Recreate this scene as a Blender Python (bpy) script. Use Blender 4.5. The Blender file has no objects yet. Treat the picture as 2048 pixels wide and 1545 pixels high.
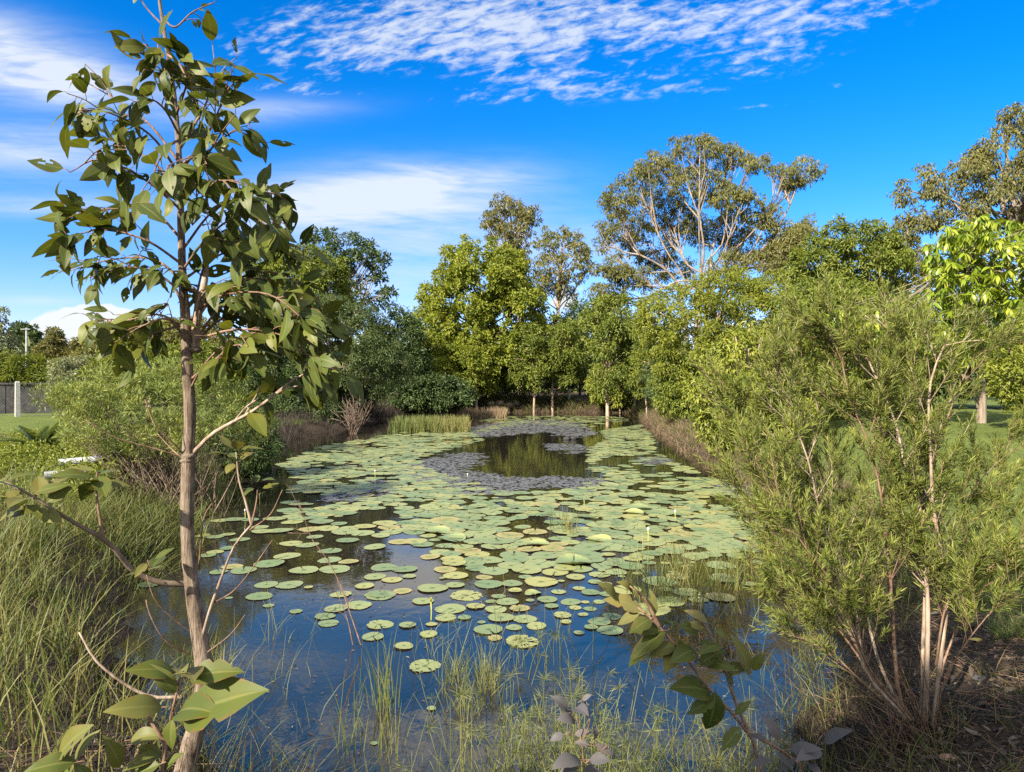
import bpy, math, random
import numpy as np
from mathutils import Vector

C = bpy.context.scene.collection
SC = bpy.context.scene
# ------------------------------------------------------------------ camera
F = 1350.0            # focal length in pixels of the 2048 px wide photograph
CX, HZ = 1024.0, 772.5
CAMZ = 2.0
cam = bpy.data.cameras.new("camera")
cam.sensor_width = 36.0
cam.lens = F / 2048.0 * 36.0
cam.clip_start, cam.clip_end = 0.05, 3000
camo = bpy.data.objects.new("camera", cam)
C.objects.link(camo)
camo.location = (0, 0, CAMZ)
camo.rotation_euler = (math.radians(90), 0, 0)
SC.camera = camo

def at(px, py, Y):
    return np.array([(px - CX) / F * Y, Y, CAMZ + (HZ - py) / F * Y])

# ------------------------------------------------------------------ light
SUN_EL = math.radians(32)
SUN_AZ = math.radians(-140)      # clockwise from +Y seen from above
sdir = Vector((math.sin(SUN_AZ) * math.cos(SUN_EL), math.cos(SUN_AZ) * math.cos(SUN_EL), math.sin(SUN_EL)))
sl = bpy.data.lights.new("sun", "SUN")
sl.energy = 5.0
sl.angle = math.radians(1.0)
sl.color = (1.0, 0.90, 0.72)
so = bpy.data.objects.new("sun", sl)
C.objects.link(so)
so.rotation_euler = sdir.to_track_quat('Z', 'Y').to_euler()
SC.view_settings.view_transform = 'Standard'
SC.view_settings.look = 'None'
SC.view_settings.gamma = 1
SC.view_settings.exposure = 1.6
SC.cycles.max_bounces = 6
SC.cycles.diffuse_bounces = 3
SC.cycles.glossy_bounces = 3
SC.cycles.transmission_bounces = 3
SC.cycles.transparent_max_bounces = 4
SC.cycles.caustics_reflective = False
SC.cycles.caustics_refractive = False
SC.cycles.sample_clamp_indirect = 6
SC.cycles.use_denoising = False

class NT:
    def __init__(s, tree):
        s.t = tree; s.n = tree.nodes; s.l = tree.links
        s.n.clear()
    def node(s, typ, **kw):
        n = s.n.new(typ)
        for k, v in kw.items(): setattr(n, k, v)
        return n
    def put(s, sock, v):
        if hasattr(v, 'is_output') or isinstance(v, bpy.types.NodeSocket): s.l.new(v, sock)
        else: sock.default_value = v
    def m(s, op, a, b=None, c=None, clamp=False):
        n = s.n.new('ShaderNodeMath'); n.operation = op; n.use_clamp = clamp
        s.put(n.inputs[0], a)
        if b is not None: s.put(n.inputs[1], b)
        if c is not None: s.put(n.inputs[2], c)
        return n.outputs[0]
    def smooth(s, v, a, b, lo=0.0, hi=1.0):
        n = s.n.new('ShaderNodeMapRange'); n.interpolation_type = 'SMOOTHSTEP'
        s.put(n.inputs[0], v); s.put(n.inputs[1], a); s.put(n.inputs[2], b); s.put(n.inputs[3], lo); s.put(n.inputs[4], hi)
        return n.outputs[0]
    def mix(s, f, a, b, blend='MIX'):
        n = s.n.new('ShaderNodeMix'); n.data_type = 'RGBA'; n.blend_type = blend
        s.put(n.inputs[0], f); s.put(n.inputs[6], a); s.put(n.inputs[7], b)
        return n.outputs[2]
    def noise(s, vec, scale, detail=3, rough=0.5, dist=0.0, dims='3D'):
        n = s.n.new('ShaderNodeTexNoise'); n.noise_dimensions = dims
        if vec is not None: s.put(n.inputs['Vector'], vec)
        n.inputs['Scale'].default_value = scale; n.inputs['Detail'].default_value = detail
        n.inputs['Roughness'].default_value = rough; n.inputs['Distortion'].default_value = dist
        return n.outputs['Fac']
    def xyz(s, x, y, z):
        n = s.n.new('ShaderNodeCombineXYZ')
        s.put(n.inputs[0], x); s.put(n.inputs[1], y); s.put(n.inputs[2], z)
        return n.outputs[0]
    def sep(s, v):
        n = s.n.new('ShaderNodeSeparateXYZ'); s.put(n.inputs[0], v); return n.outputs
    def ramp(s, f, stops):
        n = s.n.new('ShaderNodeValToRGB'); s.put(n.inputs[0], f)
        e = n.color_ramp.elements
        while len(e) < len(stops): e.new(0.5)
        for el, (p, c) in zip(e, stops):
            el.position = p; el.color = (*c, 1)
        return n.outputs[0]
    def vmul(s, v, k):
        n = s.n.new('ShaderNodeVectorMath'); n.operation = 'MULTIPLY'
        s.put(n.inputs[0], v); n.inputs[1].default_value = k
        return n.outputs[0]

# ------------------------------------------------------------------ sky
w = bpy.data.worlds.new("World")
SC.world = w
w.use_nodes = True
N = NT(w.node_tree)
sky = N.node('ShaderNodeTexSky', sky_type='NISHITA')
sky.sun_disc = False
sky.sun_elevation = SUN_EL
sky.sun_rotation = SUN_AZ
sky.air_density = 1.0; sky.dust_density = 0.6; sky.ozone_density = 3.0
tc = N.node('ShaderNodeTexCoord')
dx, dy, dz = N.sep(tc.outputs['Generated'])
dyp = N.m('MAXIMUM', dy, 0.08)
A = N.m('DIVIDE', dx, dyp)          # direction slopes: to the right and upward of due ahead
E = N.m('DIVIDE', dz, dyp)
gm = N.node('ShaderNodeGamma'); N.put(gm.inputs[0], sky.outputs[0]); gm.inputs[1].default_value = 1.0
hs = N.node('ShaderNodeHueSaturation'); N.put(hs.inputs['Color'], gm.outputs[0])
hs.inputs['Saturation'].default_value = 1.45; hs.inputs['Value'].default_value = 1.0
blue = N.mix(1.0, hs.outputs[0], N.mix(N.smooth(E, 0.10, 0.55), (1.05, 0.91, 1.2, 1), (0.22, 0.90, 1.15, 1)), 'MULTIPLY')

def blob(px, py, rx, ry, tilt=0.0, amp=1.0):
    a0, e0 = (px - CX) / F, (HZ - py) / F
    u = N.m('SUBTRACT', A, a0); v = N.m('SUBTRACT', E, e0)
    v = N.m('SUBTRACT', v, N.m('MULTIPLY', u, tilt))
    u = N.m('DIVIDE', u, rx / F); v = N.m('DIVIDE', v, ry / F)
    q = N.m('ADD', N.m('MULTIPLY', u, u), N.m('MULTIPLY', v, v))
    return N.m('MULTIPLY', N.m('EXPONENT', N.m('MULTIPLY', q, -1.0)), amp)
def total(bs):
    r = bs[0]
    for b in bs[1:]: r = N.m('ADD', r, b)
    return r
# veil cirrus (fine stretched fibres)
veil = total([blob(30, 100, 230, 60, -0.30, 1.0), blob(30, 165, 300, 38, -0.10, 0.95), blob(40, 300, 230, 48, -0.05, 0.85), blob(80, 412, 220, 24, 0, 0.5),
              blob(500, 225, 170, 22, 0.05, 0.5), blob(770, 385, 270, 52, 0.05, 1.05), blob(900, 352, 150, 25, -0.12, 0.4),
              blob(700, 450, 330, 60, 0.0, 0.6), blob(790, 550, 230, 70, 0.05, 0.5), blob(70, 602, 120, 10, 0, .35), blob(1150, 500, 160, 60, 0, .35)])
nv = N.noise(N.xyz(N.m('MULTIPLY', A, 2.6), N.m('MULTIPLY', E, 15.0), 0.3), 1.6, 6, 0.6, 0.5)
nv2 = N.noise(N.xyz(N.m('MULTIPLY', A, 8.0), N.m('ADD', N.m('MULTIPLY', E, 60.0), N.m('MULTIPLY', A, 6.0)), 2.3), 1.6, 4, 0.6, 0.4)
nv = N.m('ADD', N.m('MULTIPLY', nv, 0.7), N.m('MULTIPLY', nv2, 0.3))
vd = N.m('MULTIPLY', veil, N.smooth(nv, 0.22, 0.72, 0.15, 1.25), clamp=True)
vd = N.m('MULTIPLY', vd, 0.82)
# altocumulus band: small puffs in rows
alto = total([blob(930, 10, 260, 75, 0.0, 0.95), blob(700, 110, 110, 55, 0.2, 0.75), blob(1280, 40, 330, 80, 0.12, 0.85), blob(820, 70, 300, 60, 0.1, 0.6),
              blob(1110, 165, 150, 42, 0.05, 0.62), blob(1290, 175, 120, 20, 0.0, 0.45), blob(1560, 110, 160, 45, 0.3, 0.6), blob(1620, 25, 240, 45, 0.1, 0.55),
              blob(980, 195, 110, 16, 0.05, .42), blob(1530, 210, 90, 10, 0.08, .5), blob(1680, 172, 40, 8, 0.2, .5), blob(500, 80, 110, 35, 0.3, .4), blob(620, 180, 180, 14, -.05, .35)])
na = N.noise(N.xyz(N.m('MULTIPLY', A, 12.0), N.m('ADD', N.m('MULTIPLY', E, 34.0), N.m('MULTIPLY', A, -7.0)), 1.7), 2.3, 6, 0.62, 0.3)
nb = N.noise(N.xyz(N.m('MULTIPLY', A, 3.0), N.m('MULTIPLY', E, 6.0), 5.7), 2.2, 3, 0.5, 0.2)
na = N.m('ADD', N.m('MULTIPLY', na, 0.68), N.m('MULTIPLY', nb, 0.32))
ad = N.smooth(N.m('ADD', na, N.m('MULTIPLY', alto, 0.13)), 0.54, 0.78)
ad = N.m('MULTIPLY', ad, N.smooth(alto, 0.10, 0.45))
ad = N.m('MULTIPLY', ad, 0.72)
# heaped cloud on the left horizon
cum = total([blob(155, 655, 85, 42, 0, 1.1), blob(235, 650, 70, 34, 0, 0.95), blob(100, 672, 70, 24, 0, 0.9), blob(330, 668, 80, 26, 0, .7), blob(1130, 600, 90, 60, 0, .55)])
nc = N.noise(N.xyz(N.m('MULTIPLY', A, 22.0), N.m('MULTIPLY', E, 26.0), 0.9), 1.5, 4, 0.5)
cd = N.smooth(N.m('ADD', cum, N.m('MULTIPLY', N.m('SUBTRACT', nc, 0.5), 0.7)), 0.42, 0.56)
front = N.smooth(dy, 0.15, 0.4)
dens = N.m('MAXIMUM', N.m('MAXIMUM', vd, ad), cd)
dens = N.m('MULTIPLY', dens, front)
# the rest of the sky (behind and overhead): broken bright cloud, added out of view as neutral fill
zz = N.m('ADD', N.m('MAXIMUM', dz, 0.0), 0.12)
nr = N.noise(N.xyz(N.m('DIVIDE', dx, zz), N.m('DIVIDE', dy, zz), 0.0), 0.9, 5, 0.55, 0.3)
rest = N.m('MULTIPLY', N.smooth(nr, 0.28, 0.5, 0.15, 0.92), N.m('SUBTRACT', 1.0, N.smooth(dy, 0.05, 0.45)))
cloudcol = N.node('ShaderNodeRGB'); cloudcol.outputs[0].default_value = (4.15, 4.35, 4.5, 1)
skyc = N.mix(dens, blue, cloudcol.outputs[0])
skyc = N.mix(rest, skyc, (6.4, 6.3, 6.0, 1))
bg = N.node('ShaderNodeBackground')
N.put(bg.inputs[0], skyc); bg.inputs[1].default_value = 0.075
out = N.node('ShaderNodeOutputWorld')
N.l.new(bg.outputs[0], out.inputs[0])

# ------------------------------------------------------------------ mesh helpers
class MB:
    """collects vertices, quads and two point attributes; build() links ONE object"""
    def __init__(s): s.V = []; s.Q = []; s.R = []; s.D = []; s.n = 0
    def add(s, V, Q, rnd=0.5, rad=0.5):
        V = np.asarray(V, np.float32); Q = np.asarray(Q, np.int64)
        s.V.append(V); s.Q.append(Q + s.n)
        s.R.append(np.broadcast_to(np.asarray(rnd, np.float32), (len(V),)))
        s.D.append(np.broadcast_to(np.asarray(rad, np.float32), (len(V),)))
        s.n += len(V)
    def mesh(s, name, mat, smooth=True, origin=None):
        V = np.concatenate(s.V); Q = np.concatenate(s.Q)
        if origin is not None: V = V - np.asarray(origin, np.float32)
        me = bpy.data.meshes.new(name)
        me.vertices.add(len(V)); me.vertices.foreach_set("co", V.ravel())
        me.loops.add(Q.size); me.loops.foreach_set("vertex_index", Q.ravel().astype(np.int32))
        me.polygons.add(len(Q)); me.polygons.foreach_set("loop_start", (np.arange(len(Q)) * 4).astype(np.int32))
        me.polygons.foreach_set("use_smooth", np.full(len(Q), smooth))
        a = me.attributes.new("rnd", 'FLOAT', 'POINT'); a.data.foreach_set("value", np.concatenate(s.R))
        a = me.attributes.new("rad", 'FLOAT', 'POINT'); a.data.foreach_set("value", np.concatenate(s.D))
        me.materials.append(mat)
        me.update(calc_edges=True); me.validate(clean_customdata=False)
        return me
    def build(s, name, mat, parent=None, smooth=True, origin=None):
        if origin is None: origin = tuple(parent['o_']) if parent is not None else (0, 0, 0)
        o = bpy.data.objects.new(name, s.mesh(name, mat, smooth, origin)); C.objects.link(o)
        if parent is not None: o.parent = parent
        else: o.location = origin
        o['o_'] = tuple(float(x) for x in origin)
        return o

def tag(o, label=None, cat=None, group=None, kind=None):
    if label: o['label'] = label
    if cat: o['category'] = cat
    if group: o['group'] = group
    if kind: o['kind'] = kind
    return o
def empty(name, loc, label=None, cat=None, group=None):
    o = bpy.data.objects.new(name, None); C.objects.link(o)
    o.empty_display_size = 0.1
    o.location = tuple(float(x) for x in loc); o['o_'] = tuple(float(x) for x in loc)
    return tag(o, label, cat, group)

def nrm(v): return v / np.maximum(np.linalg.norm(v, axis=-1, keepdims=True), 1e-9)
def tube(mb, P, R, sides=6, rnd=0.5, jit=0.0, rng=None, cap=True):
    P = np.asarray(P, float); R = np.broadcast_to(np.asarray(R, float), (len(P),))
    T = nrm(np.gradient(P, axis=0))
    a = np.array([0, 0, 1.0]) if abs(T[0][2]) < 0.9 else np.array([1.0, 0, 0])
    u = nrm(np.cross(T[0], a)); vs = []
    th = np.linspace(0, 2 * math.pi, sides, endpoint=False)
    for i in range(len(P)):
        u = nrm(u - T[i] * np.dot(u, T[i])); v = np.cross(T[i], u)
        r = R[i] * (1 + (rng.uniform(-jit, jit, sides) if jit else 0))
        vs.append(P[i] + np.outer(np.cos(th) * r, u) + np.outer(np.sin(th) * r, v))
    V = np.concatenate(vs); n = len(P)
    i = np.arange(n - 1)[:, None] * sides; k = np.arange(sides)[None]; k2 = (k + 1) % sides
    Q = np.stack([i + k, i + k2, i + sides + k2, i + sides + k], -1).reshape(-1, 4)
    if cap and sides % 2 == 0:      # close the tip
        b = (n - 1) * sides
        cq = [[b + j, b + j + 1, b + sides - 2 - j, b + sides - 1 - j] for j in range(sides // 2 - 1)]
        Q = np.concatenate([Q, np.array(cq)])
    mb.add(V, Q, rnd)
def spline(P, n):
    """Catmull-Rom through the points, n samples"""
    P = np.asarray(P, float)
    if len(P) < 3: 
        t = np.linspace(0, 1, n)[:, None]; return P[0] * (1 - t) + P[-1] * t
    d = np.r_[0, np.cumsum(np.linalg.norm(np.diff(P[:, :3], axis=0), axis=1))]
    d /= d[-1]
    Pe = np.vstack([2 * P[0] - P[1], P, 2 * P[-1] - P[-2]])
    out = []
    for t in np.linspace(0, 1, n):
        k = min(np.searchsorted(d, t, side='right') - 1, len(P) - 2); k = max(k, 0)
        x = (t - d[k]) / (d[k + 1] - d[k] + 1e-9)
        p0, p1, p2, p3 = Pe[k:k + 4]
        out.append(0.5 * (2 * p1 + (p2 - p0) * x + (2 * p0 - 5 * p1 + 4 * p2 - p3) * x * x + (3 * p1 - p0 - 3 * p2 + p3) * x ** 3))
    return np.array(out)

# leaf templates: (x across, y along, z up), quads
T_DIAMOND = (np.array([[0, 0, 0], [.5, .42, .06], [0, 1, -.06], [-.5, .42, .06]]), np.array([[0, 1, 2, 3]]))
T_LEAF = (np.array([[0, 0, 0], [.42, .28, .1], [.38, .65, .06], [0, 1, -.12], [-.38, .65, .06], [-.42, .28, .1]]), np.array([[0, 1, 2, 3], [0, 3, 4, 5]]))
T_NARROW = (np.array([[-.18, 0, 0], [.18, 0, 0], [.5, .35, .05], [-.5, .35, .05], [.42, .7, 0], [-.42, .7, 0], [.04, 1, -.08], [-.04, 1, -.08]]),
            np.array([[0, 1, 2, 3], [3, 2, 4, 5], [5, 4, 6, 7]]))
def put_leaves(mb, P, D, Nn, L, Wd, tmpl, rnd):
    tv, tq = tmpl
    D = nrm(D); S = nrm(np.cross(D, Nn)); Nn = np.cross(S, D)
    L = np.asarray(L)[:, None, None]; Wd = np.asarray(Wd)[:, None, None]
    V = P[:, None] + tv[None, :, 0:1] * Wd * S[:, None] + tv[None, :, 1:2] * L * D[:, None] + tv[None, :, 2:3] * L * Nn[:, None]
    k = len(tv)
    Q = tq[None] + (np.arange(len(P)) * k)[:, None, None]
    mb.add(V.reshape(-1, 3), Q.reshape(-1, 4), np.repeat(rnd, k))

def inpoly(P, poly):
    x, y = P[:, 0], P[:, 1]; r = np.zeros(len(P), bool); n = len(poly)
    for i in range(n):
        x1, y1 = poly[i]; x2, y2 = poly[(i + 1) % n]
        c = ((y1 > y) != (y2 > y)) & (x < (x2 - x1) * (y - y1) / (y2 - y1 + 1e-12) + x1)
        r ^= c
    return r
def edgedist(P, poly):
    d = np.full(len(P), 1e9); n = len(poly)
    for i in range(n):
        a = np.array(poly[i], float); b = np.array(poly[(i + 1) % n], float); ab = b - a
        t = np.clip(((P - a) @ ab) / (ab @ ab), 0, 1)
        d = np.minimum(d, np.linalg.norm(P - (a + t[:, None] * ab), axis=1))
    return d

# ------------------------------------------------------------------ materials
MATS = {}
def new_mat(name):
    m = bpy.data.materials.new(name); m.use_nodes = True
    MATS[name] = m
    return m, NT(m.node_tree)
def finish(n, shader, ):
    o = n.node('ShaderNodeOutputMaterial'); n.l.new(shader, o.inputs[0])
def principled(n, col, rough=0.6, spec=0.3, normal=None):
    p = n.node('ShaderNodeBsdfPrincipled')
    n.put(p.inputs['Base Color'], col); n.put(p.inputs['Roughness'], rough)
    n.put(p.inputs['Specular IOR Level'], spec)
    if normal is not None: n.put(p.inputs['Normal'], normal)
    return p
def bump(n, h, strength, dist):
    b = n.node('ShaderNodeBump'); n.put(b.inputs['Height'], h)
    b.inputs['Strength'].default_value = strength; b.inputs['Distance'].default_value = dist
    return b.outputs[0]
def leaf_mat(name, stops, transl=0.35, rough=0.5, spec=0.3, tint=(1.25, 1.15, 0.45), spots=0.0):
    m, n = new_mat(name)
    a = n.node('ShaderNodeAttribute', attribute_name='rnd')
    col = n.ramp(a.outputs['Fac'], stops)
    if spots:
        g = n.node('ShaderNodeTexCoord')
        q = n.noise(g.outputs['Object'], 55.0, 3, 0.6)
        col = n.mix(n.smooth(q, 0.60, 0.74, 0, spots), col, (0.13, 0.085, 0.035, 1))
        ra = n.node('ShaderNodeAttribute', attribute_name='rad').outputs['Fac']
        col = n.mix(n.smooth(ra, 0.14, 0.02, 0, .55), col, (0.16, 0.17, 0.06, 1))
        col = n.mix(n.m('MULTIPLY', n.smooth(ra, 0.75, 1.0, 0, .9), n.smooth(q, .45, .6)), col, (0.14, 0.08, 0.035, 1))
        q2 = n.noise(g.outputs['Object'], 14.0, 2, 0.5)
        col = n.mix(n.smooth(q2, 0.35, 0.7, 0, 0.5), col, n.mix(1.0, col, (1.25, 1.05, 0.6, 1), 'MULTIPLY'))
    p = principled(n, col, rough, spec)
    t = n.node('ShaderNodeBsdfTranslucent')
    n.put(t.inputs[0], n.mix(1.0, col, (*tint, 1), 'MULTIPLY'))
    x = n.node('ShaderNodeMixShader'); x.inputs[0].default_value = transl
    n.l.new(p.outputs[0], x.inputs[1]); n.l.new(t.outputs[0], x.inputs[2])
    finish(n, x.outputs[0])
    return m
def bark_mat(name, c1, c2, c3, scale=14.0, stretch=0.12, strength=0.6, dist=0.01):
    m, n = new_mat(name)
    g = n.node('ShaderNodeTexCoord')
    v = n.vmul(g.outputs['Object'], (1, 1, stretch))
    q = n.noise(v, scale, 6, 0.65, 0.4)
    q2 = n.noise(g.outputs['Object'], scale * 0.25, 4, 0.6)
    col = n.ramp(q, [(0.38, c1), (0.5, c2), (0.64, c3)])
    col = n.mix(n.smooth(q2, 0.35, 0.75, 0, 0.6), col, (c3[0] * 1.1, c3[1] * 1.1, c3[2] * 1.1, 1))
    p = principled(n, col, 0.85, 0.15, bump(n, q, strength, dist))
    finish(n, p.outputs[0])
    return m

def G(*s, k=1.5): return [(i / (len(s) - 1), tuple(min(.5, v * k) for v in c)) for i, c in enumerate(s)]
M_DOME = leaf_mat('leaf_bright_green', G((.067, .093, .013), (.118, .142, .019), (.18, .195, .03), k=1.6), .42)
M_GUM = leaf_mat('leaf_olive', G((.06, .07, .022), (.10, .105, .032), (.16, .145, .05)), .30)
M_GUM2 = leaf_mat('leaf_olive_brown', G((.065, .07, .025), (.10, .10, .035), (.15, .135, .05)), .30)
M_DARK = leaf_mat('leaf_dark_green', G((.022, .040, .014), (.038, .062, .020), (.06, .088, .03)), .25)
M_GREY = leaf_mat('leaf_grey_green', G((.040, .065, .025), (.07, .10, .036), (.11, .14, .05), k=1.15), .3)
M_MID = leaf_mat('leaf_mid_green', G((.053, .075, .013), (.088, .115, .02), (.15, .165, .03)), .35)
M_WATTLE = leaf_mat('leaf_yellow_green', G((.068, .088, .012), (.12, .14, .02), (.19, .20, .035)), .35)
M_MANGO = leaf_mat('leaf_mango', G((.06, .10, .008), (.12, .165, .012), (.22, .24, .03)), .35, .35, .45)
M_FEATH = leaf_mat('leaf_feathery', G((.045, .07, .018), (.10, .13, .03), (.20, .21, .055), k=1.45), .3)
M_BOTTLE = leaf_mat('leaf_narrow', G((.045, .065, .014), (.095, .118, .024), (.17, .18, .042), k=1.5), .4, .5, .25)
M_SAP = leaf_mat('leaf_sapling', G((.032, .050, .012), (.055, .078, .016), (.10, .115, .022), k=1.2), .3, .5, .25, spots=.75)
M_SAPY = leaf_mat('leaf_young', G((.06, .09, .02), (.11, .14, .03), (.20, .185, .07), k=.74), .3, .5, .25, spots=.7)
M_GREYPL = leaf_mat('leaf_grey_pink', G((.10, .10, .10), (.17, .16, .17), (.20, .15, .13), k=.6), .2, .6, .2)
M_GRASS = leaf_mat('grass_blade', G((.05, .085, .016), (.12, .14, .035), (.24, .19, .075), k=.95), .35)
M_LAWNB = leaf_mat('lawn_blade', G((.06, .085, .022), (.10, .13, .035), (.16, .175, .06), k=1.0), .3)
M_REED = leaf_mat('reed_blade', G((.05, .075, .018), (.09, .11, .03), (.17, .145, .05), k=1.1), .25)
M_SEDGE = leaf_mat('sedge_stem', G((.07, .09, .025), (.14, .16, .05), (.22, .215, .08), k=.85), .25)
M_DEAD = leaf_mat('dead_straw', G((.05, .04, .03), (.12, .088, .06), (.22, .165, .105), k=1.05), .15, .8, .1)
M_DEADD = leaf_mat('dark_brush', G((.025, .02, .018), (.05, .04, .034), (.10, .085, .075), k=.7), .1, .8, .1)
M_LITTER = leaf_mat('litter_leaf', G((.04, .03, .022), (.10, .075, .055), (.22, .19, .16), k=.85), .05, .7, .2)
M_WOODF = leaf_mat('far_leaf', G((.035, .05, .016), (.06, .078, .024), (.09, .10, .034)), .25)
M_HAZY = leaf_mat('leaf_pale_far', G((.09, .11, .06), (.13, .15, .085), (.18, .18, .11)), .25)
B_PALE = bark_mat('bark_pale', (.16, .11, .08), (.30, .22, .16), (.42, .33, .26), 9, .15)
B_GREY = bark_mat('bark_grey', (.09, .07, .055), (.18, .145, .115), (.27, .225, .19), 9, .15)
B_BROWN = bark_mat('bark_brown', (.05, .035, .025), (.11, .08, .06), (.18, .14, .11), 12, .2)
B_SAP = bark_mat('bark_sapling', (.045, .032, .024), (.13, .095, .07), (.22, .175, .14), 70, .10, 1.0, .012)
B_TWIG = bark_mat('bark_twig', (.08, .045, .03), (.15, .09, .06), (.22, .15, .11), 40, .3)
B_WHITE = bark_mat('bark_white', (.13, .09, .065), (.24, .175, .13), (.33, .27, .22), 30, .2)
B_DARKTW = bark_mat('bark_dark_twig', (.02, .016, .014), (.05, .04, .035), (.10, .08, .07), 30, .3)

# ------------------------------------------------------------------ terrain
POND = [(-1.62, 3.55), (-2.35, 4.3), (-3.1, 5.2), (-3.7, 6.4), (-4.0, 7.8), (-4.9, 10), (-5.6, 12.5), (-7.0, 17), (-8.0, 22), (-8.2, 28), (-7.6, 32), (-7.6, 38),
        (-7.4, 45), (-4, 50), (0, 51), (5, 51), (8.6, 50), (8.8, 44), (7.0, 34), (6.1, 26), (5.2, 18.5), (4.75, 14), (4.1, 10.5), (3.3, 8.2), (2.95, 6.6), (2.6, 5.25),
        (1.95, 4.2), (1.5, 3.4), (1.0, 2.85), (0.2, 2.7), (-0.6, 2.8), (-1.2, 3.1)]
def sstep(x): x = np.clip(x, 0, 1); return x * x * (3 - 2 * x)
def pond_sd(x, y):
    P = np.stack([np.ravel(x), np.ravel(y)], 1)
    d = edgedist(P, POND); return np.where(inpoly(P, POND), -d, d).reshape(np.shape(x))
def height(x, y):
    x = np.asarray(x, float); y = np.asarray(y, float)
    sd = pond_sd(x, y)
    sd = sd + 0.10 * np.sin(2.3 * x + 1.1 * np.sin(1.9 * y)) * np.sin(2.9 * y + np.cos(2.1 * x)) + 0.06 * np.sin(7.1 * x + 2 * np.sin(5 * y)) * np.cos(6.3 * y) + 0.03 * np.sin(17 * x + y) * np.sin(15 * y)
    zt = 0.5 + 0.15 * sstep((y - 6) / 10) + 0.40 * sstep((y - 36) / 12) + 0.45 * sstep((x - 3.5) / 7) * sstep((y - 6) / 9) - 0.25 * sstep((y - 36) / 12) * sstep((x - 3.5) / 7)
    k = 0.55 + 0.6 * sstep((y - 6) / 12)
    wob = 0.05 * np.sin(x * 1.7 + 0.6 * np.sin(y)) * np.cos(y * 1.3) + 0.03 * np.sin(3.1 * x + 1) * np.sin(2.7 * y)
    up = zt * (1 - np.exp(-np.maximum(sd, 0) / k)) + wob * sstep(sd / 0.8)
    dn = -1.1 * (1 - np.exp(-np.maximum(-sd, 0) / 1.6))
    return np.where(sd > 0, up, dn)
def hz(x, y): return float(height(np.array([x]), np.array([y]))[0])

def graded(a, b, fine_a, fine_b, step, grow=1.12):
    r = list(np.arange(fine_a, fine_b + step, step))
    s = step
    while r[-1] < b: s *= grow; r.append(r[-1] + s)
    s = step
    while r[0] > a: s *= grow; r.insert(0, r[0] - s)
    return np.array(r)
gx = graded(-700, 700, -7, 6.5, 0.07, 1.05); gy = graded(-120, 1500, 0, 10, 0.07, 1.025)
X, Yg = np.meshgrid(gx, gy)
Zg = height(X, Yg)
mb = MB()
nx, ny = len(gx), len(gy)
idx = np.arange(nx * ny).reshape(ny, nx)
Q = np.stack([idx[:-1, :-1], idx[:-1, 1:], idx[1:, 1:], idx[1:, :-1]], -1).reshape(-1, 4)
sd = pond_sd(X, Yg)
soilw = 1 - sstep((sd - 0.5) / 1.2)                     # bare soil along the banks
soilw = np.maximum(soilw, (1 - sstep((Yg - 4.6) / 1.4)))  # trodden ground round the camera
soilw = np.maximum(soilw, sstep((Yg - 44) / 4) * sstep((12 - X) / 4) * 0.75)
soilw = np.maximum(soilw, sstep((-X - 4.0) / 1.5) * (1 - sstep((Yg - 17) / 4)) * 0.85)
mb.add(np.stack([X.ravel(), Yg.ravel(), Zg.ravel()], 1), Q, soilw.ravel().astype(np.float32))
m, n = new_mat('ground')
a = n.node('ShaderNodeAttribute', attribute_name='rnd'); g = n.node('ShaderNodeTexCoord')
q1 = n.noise(g.outputs['Object'], 1.3, 5, 0.6); q2 = n.noise(g.outputs['Object'], 22, 5, 0.7); q3 = n.noise(g.outputs['Object'], 90, 3, 0.6)
lawn = n.ramp(n.m('ADD', n.m('MULTIPLY', q2, .5), n.m('MULTIPLY', q1, .5)), [(0.3, (.075, .105, .028)), (0.5, (.105, .138, .036)), (0.7, (.15, .165, .055))])
soil = n.ramp(n.m('ADD', n.m('MULTIPLY', q2, .55), n.m('MULTIPLY', q3, .45)), [(0.32, (.018, .014, .011)), (0.5, (.05, .037, .028)), (0.68, (.12, .09, .068))])
f = n.smooth(n.m('ADD', a.outputs['Fac'], n.m('MULTIPLY', n.m('SUBTRACT', q1, 0.5), 0.9)), 0.35, 0.65)
p = principled(n, n.mix(f, lawn, soil), 0.95, 0.1, bump(n, n.m('ADD', q2, q3), 0.8, 0.03))
finish(n, p.outputs[0])
ground = mb.build('ground', m); tag(ground, kind='structure')

# ------------------------------------------------------------------ water
mb = MB()
mb.add([(-14, 1, 0), (14, 1, 0), (14, 54, 0), (-14, 54, 0)], [[0, 1, 2, 3]])
m, n = new_mat('water')
g = n.node('ShaderNodeTexCoord')
r1 = n.noise(n.vmul(g.outputs['Object'], (1, 1.0, 1)), 5.0, 3, 0.55, 0.6)
r2 = n.noise(n.vmul(g.outputs['Object'], (1, 1.3, 1)), 26.0, 2, 0.5, 0.3)
r3 = n.smooth(n.noise(g.outputs['Object'], 0.55, 2, 0.5), 0.42, 0.62)
h = n.m('ADD', r1, n.m('MULTIPLY', n.m('MULTIPLY', r2, 0.3), r3))
p = principled(n, (0.0135, 0.0115, 0.0105, 1), 0.012, 0.5, bump(n, h, 0.04, 0.03))
p.inputs['Specular Tint'].default_value = (1.0, 0.80, 0.50, 1)
p.inputs['IOR'].default_value = 2.7
finish(n, p.outputs[0])
water = mb.build('water', m); tag(water, kind='structure')

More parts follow.
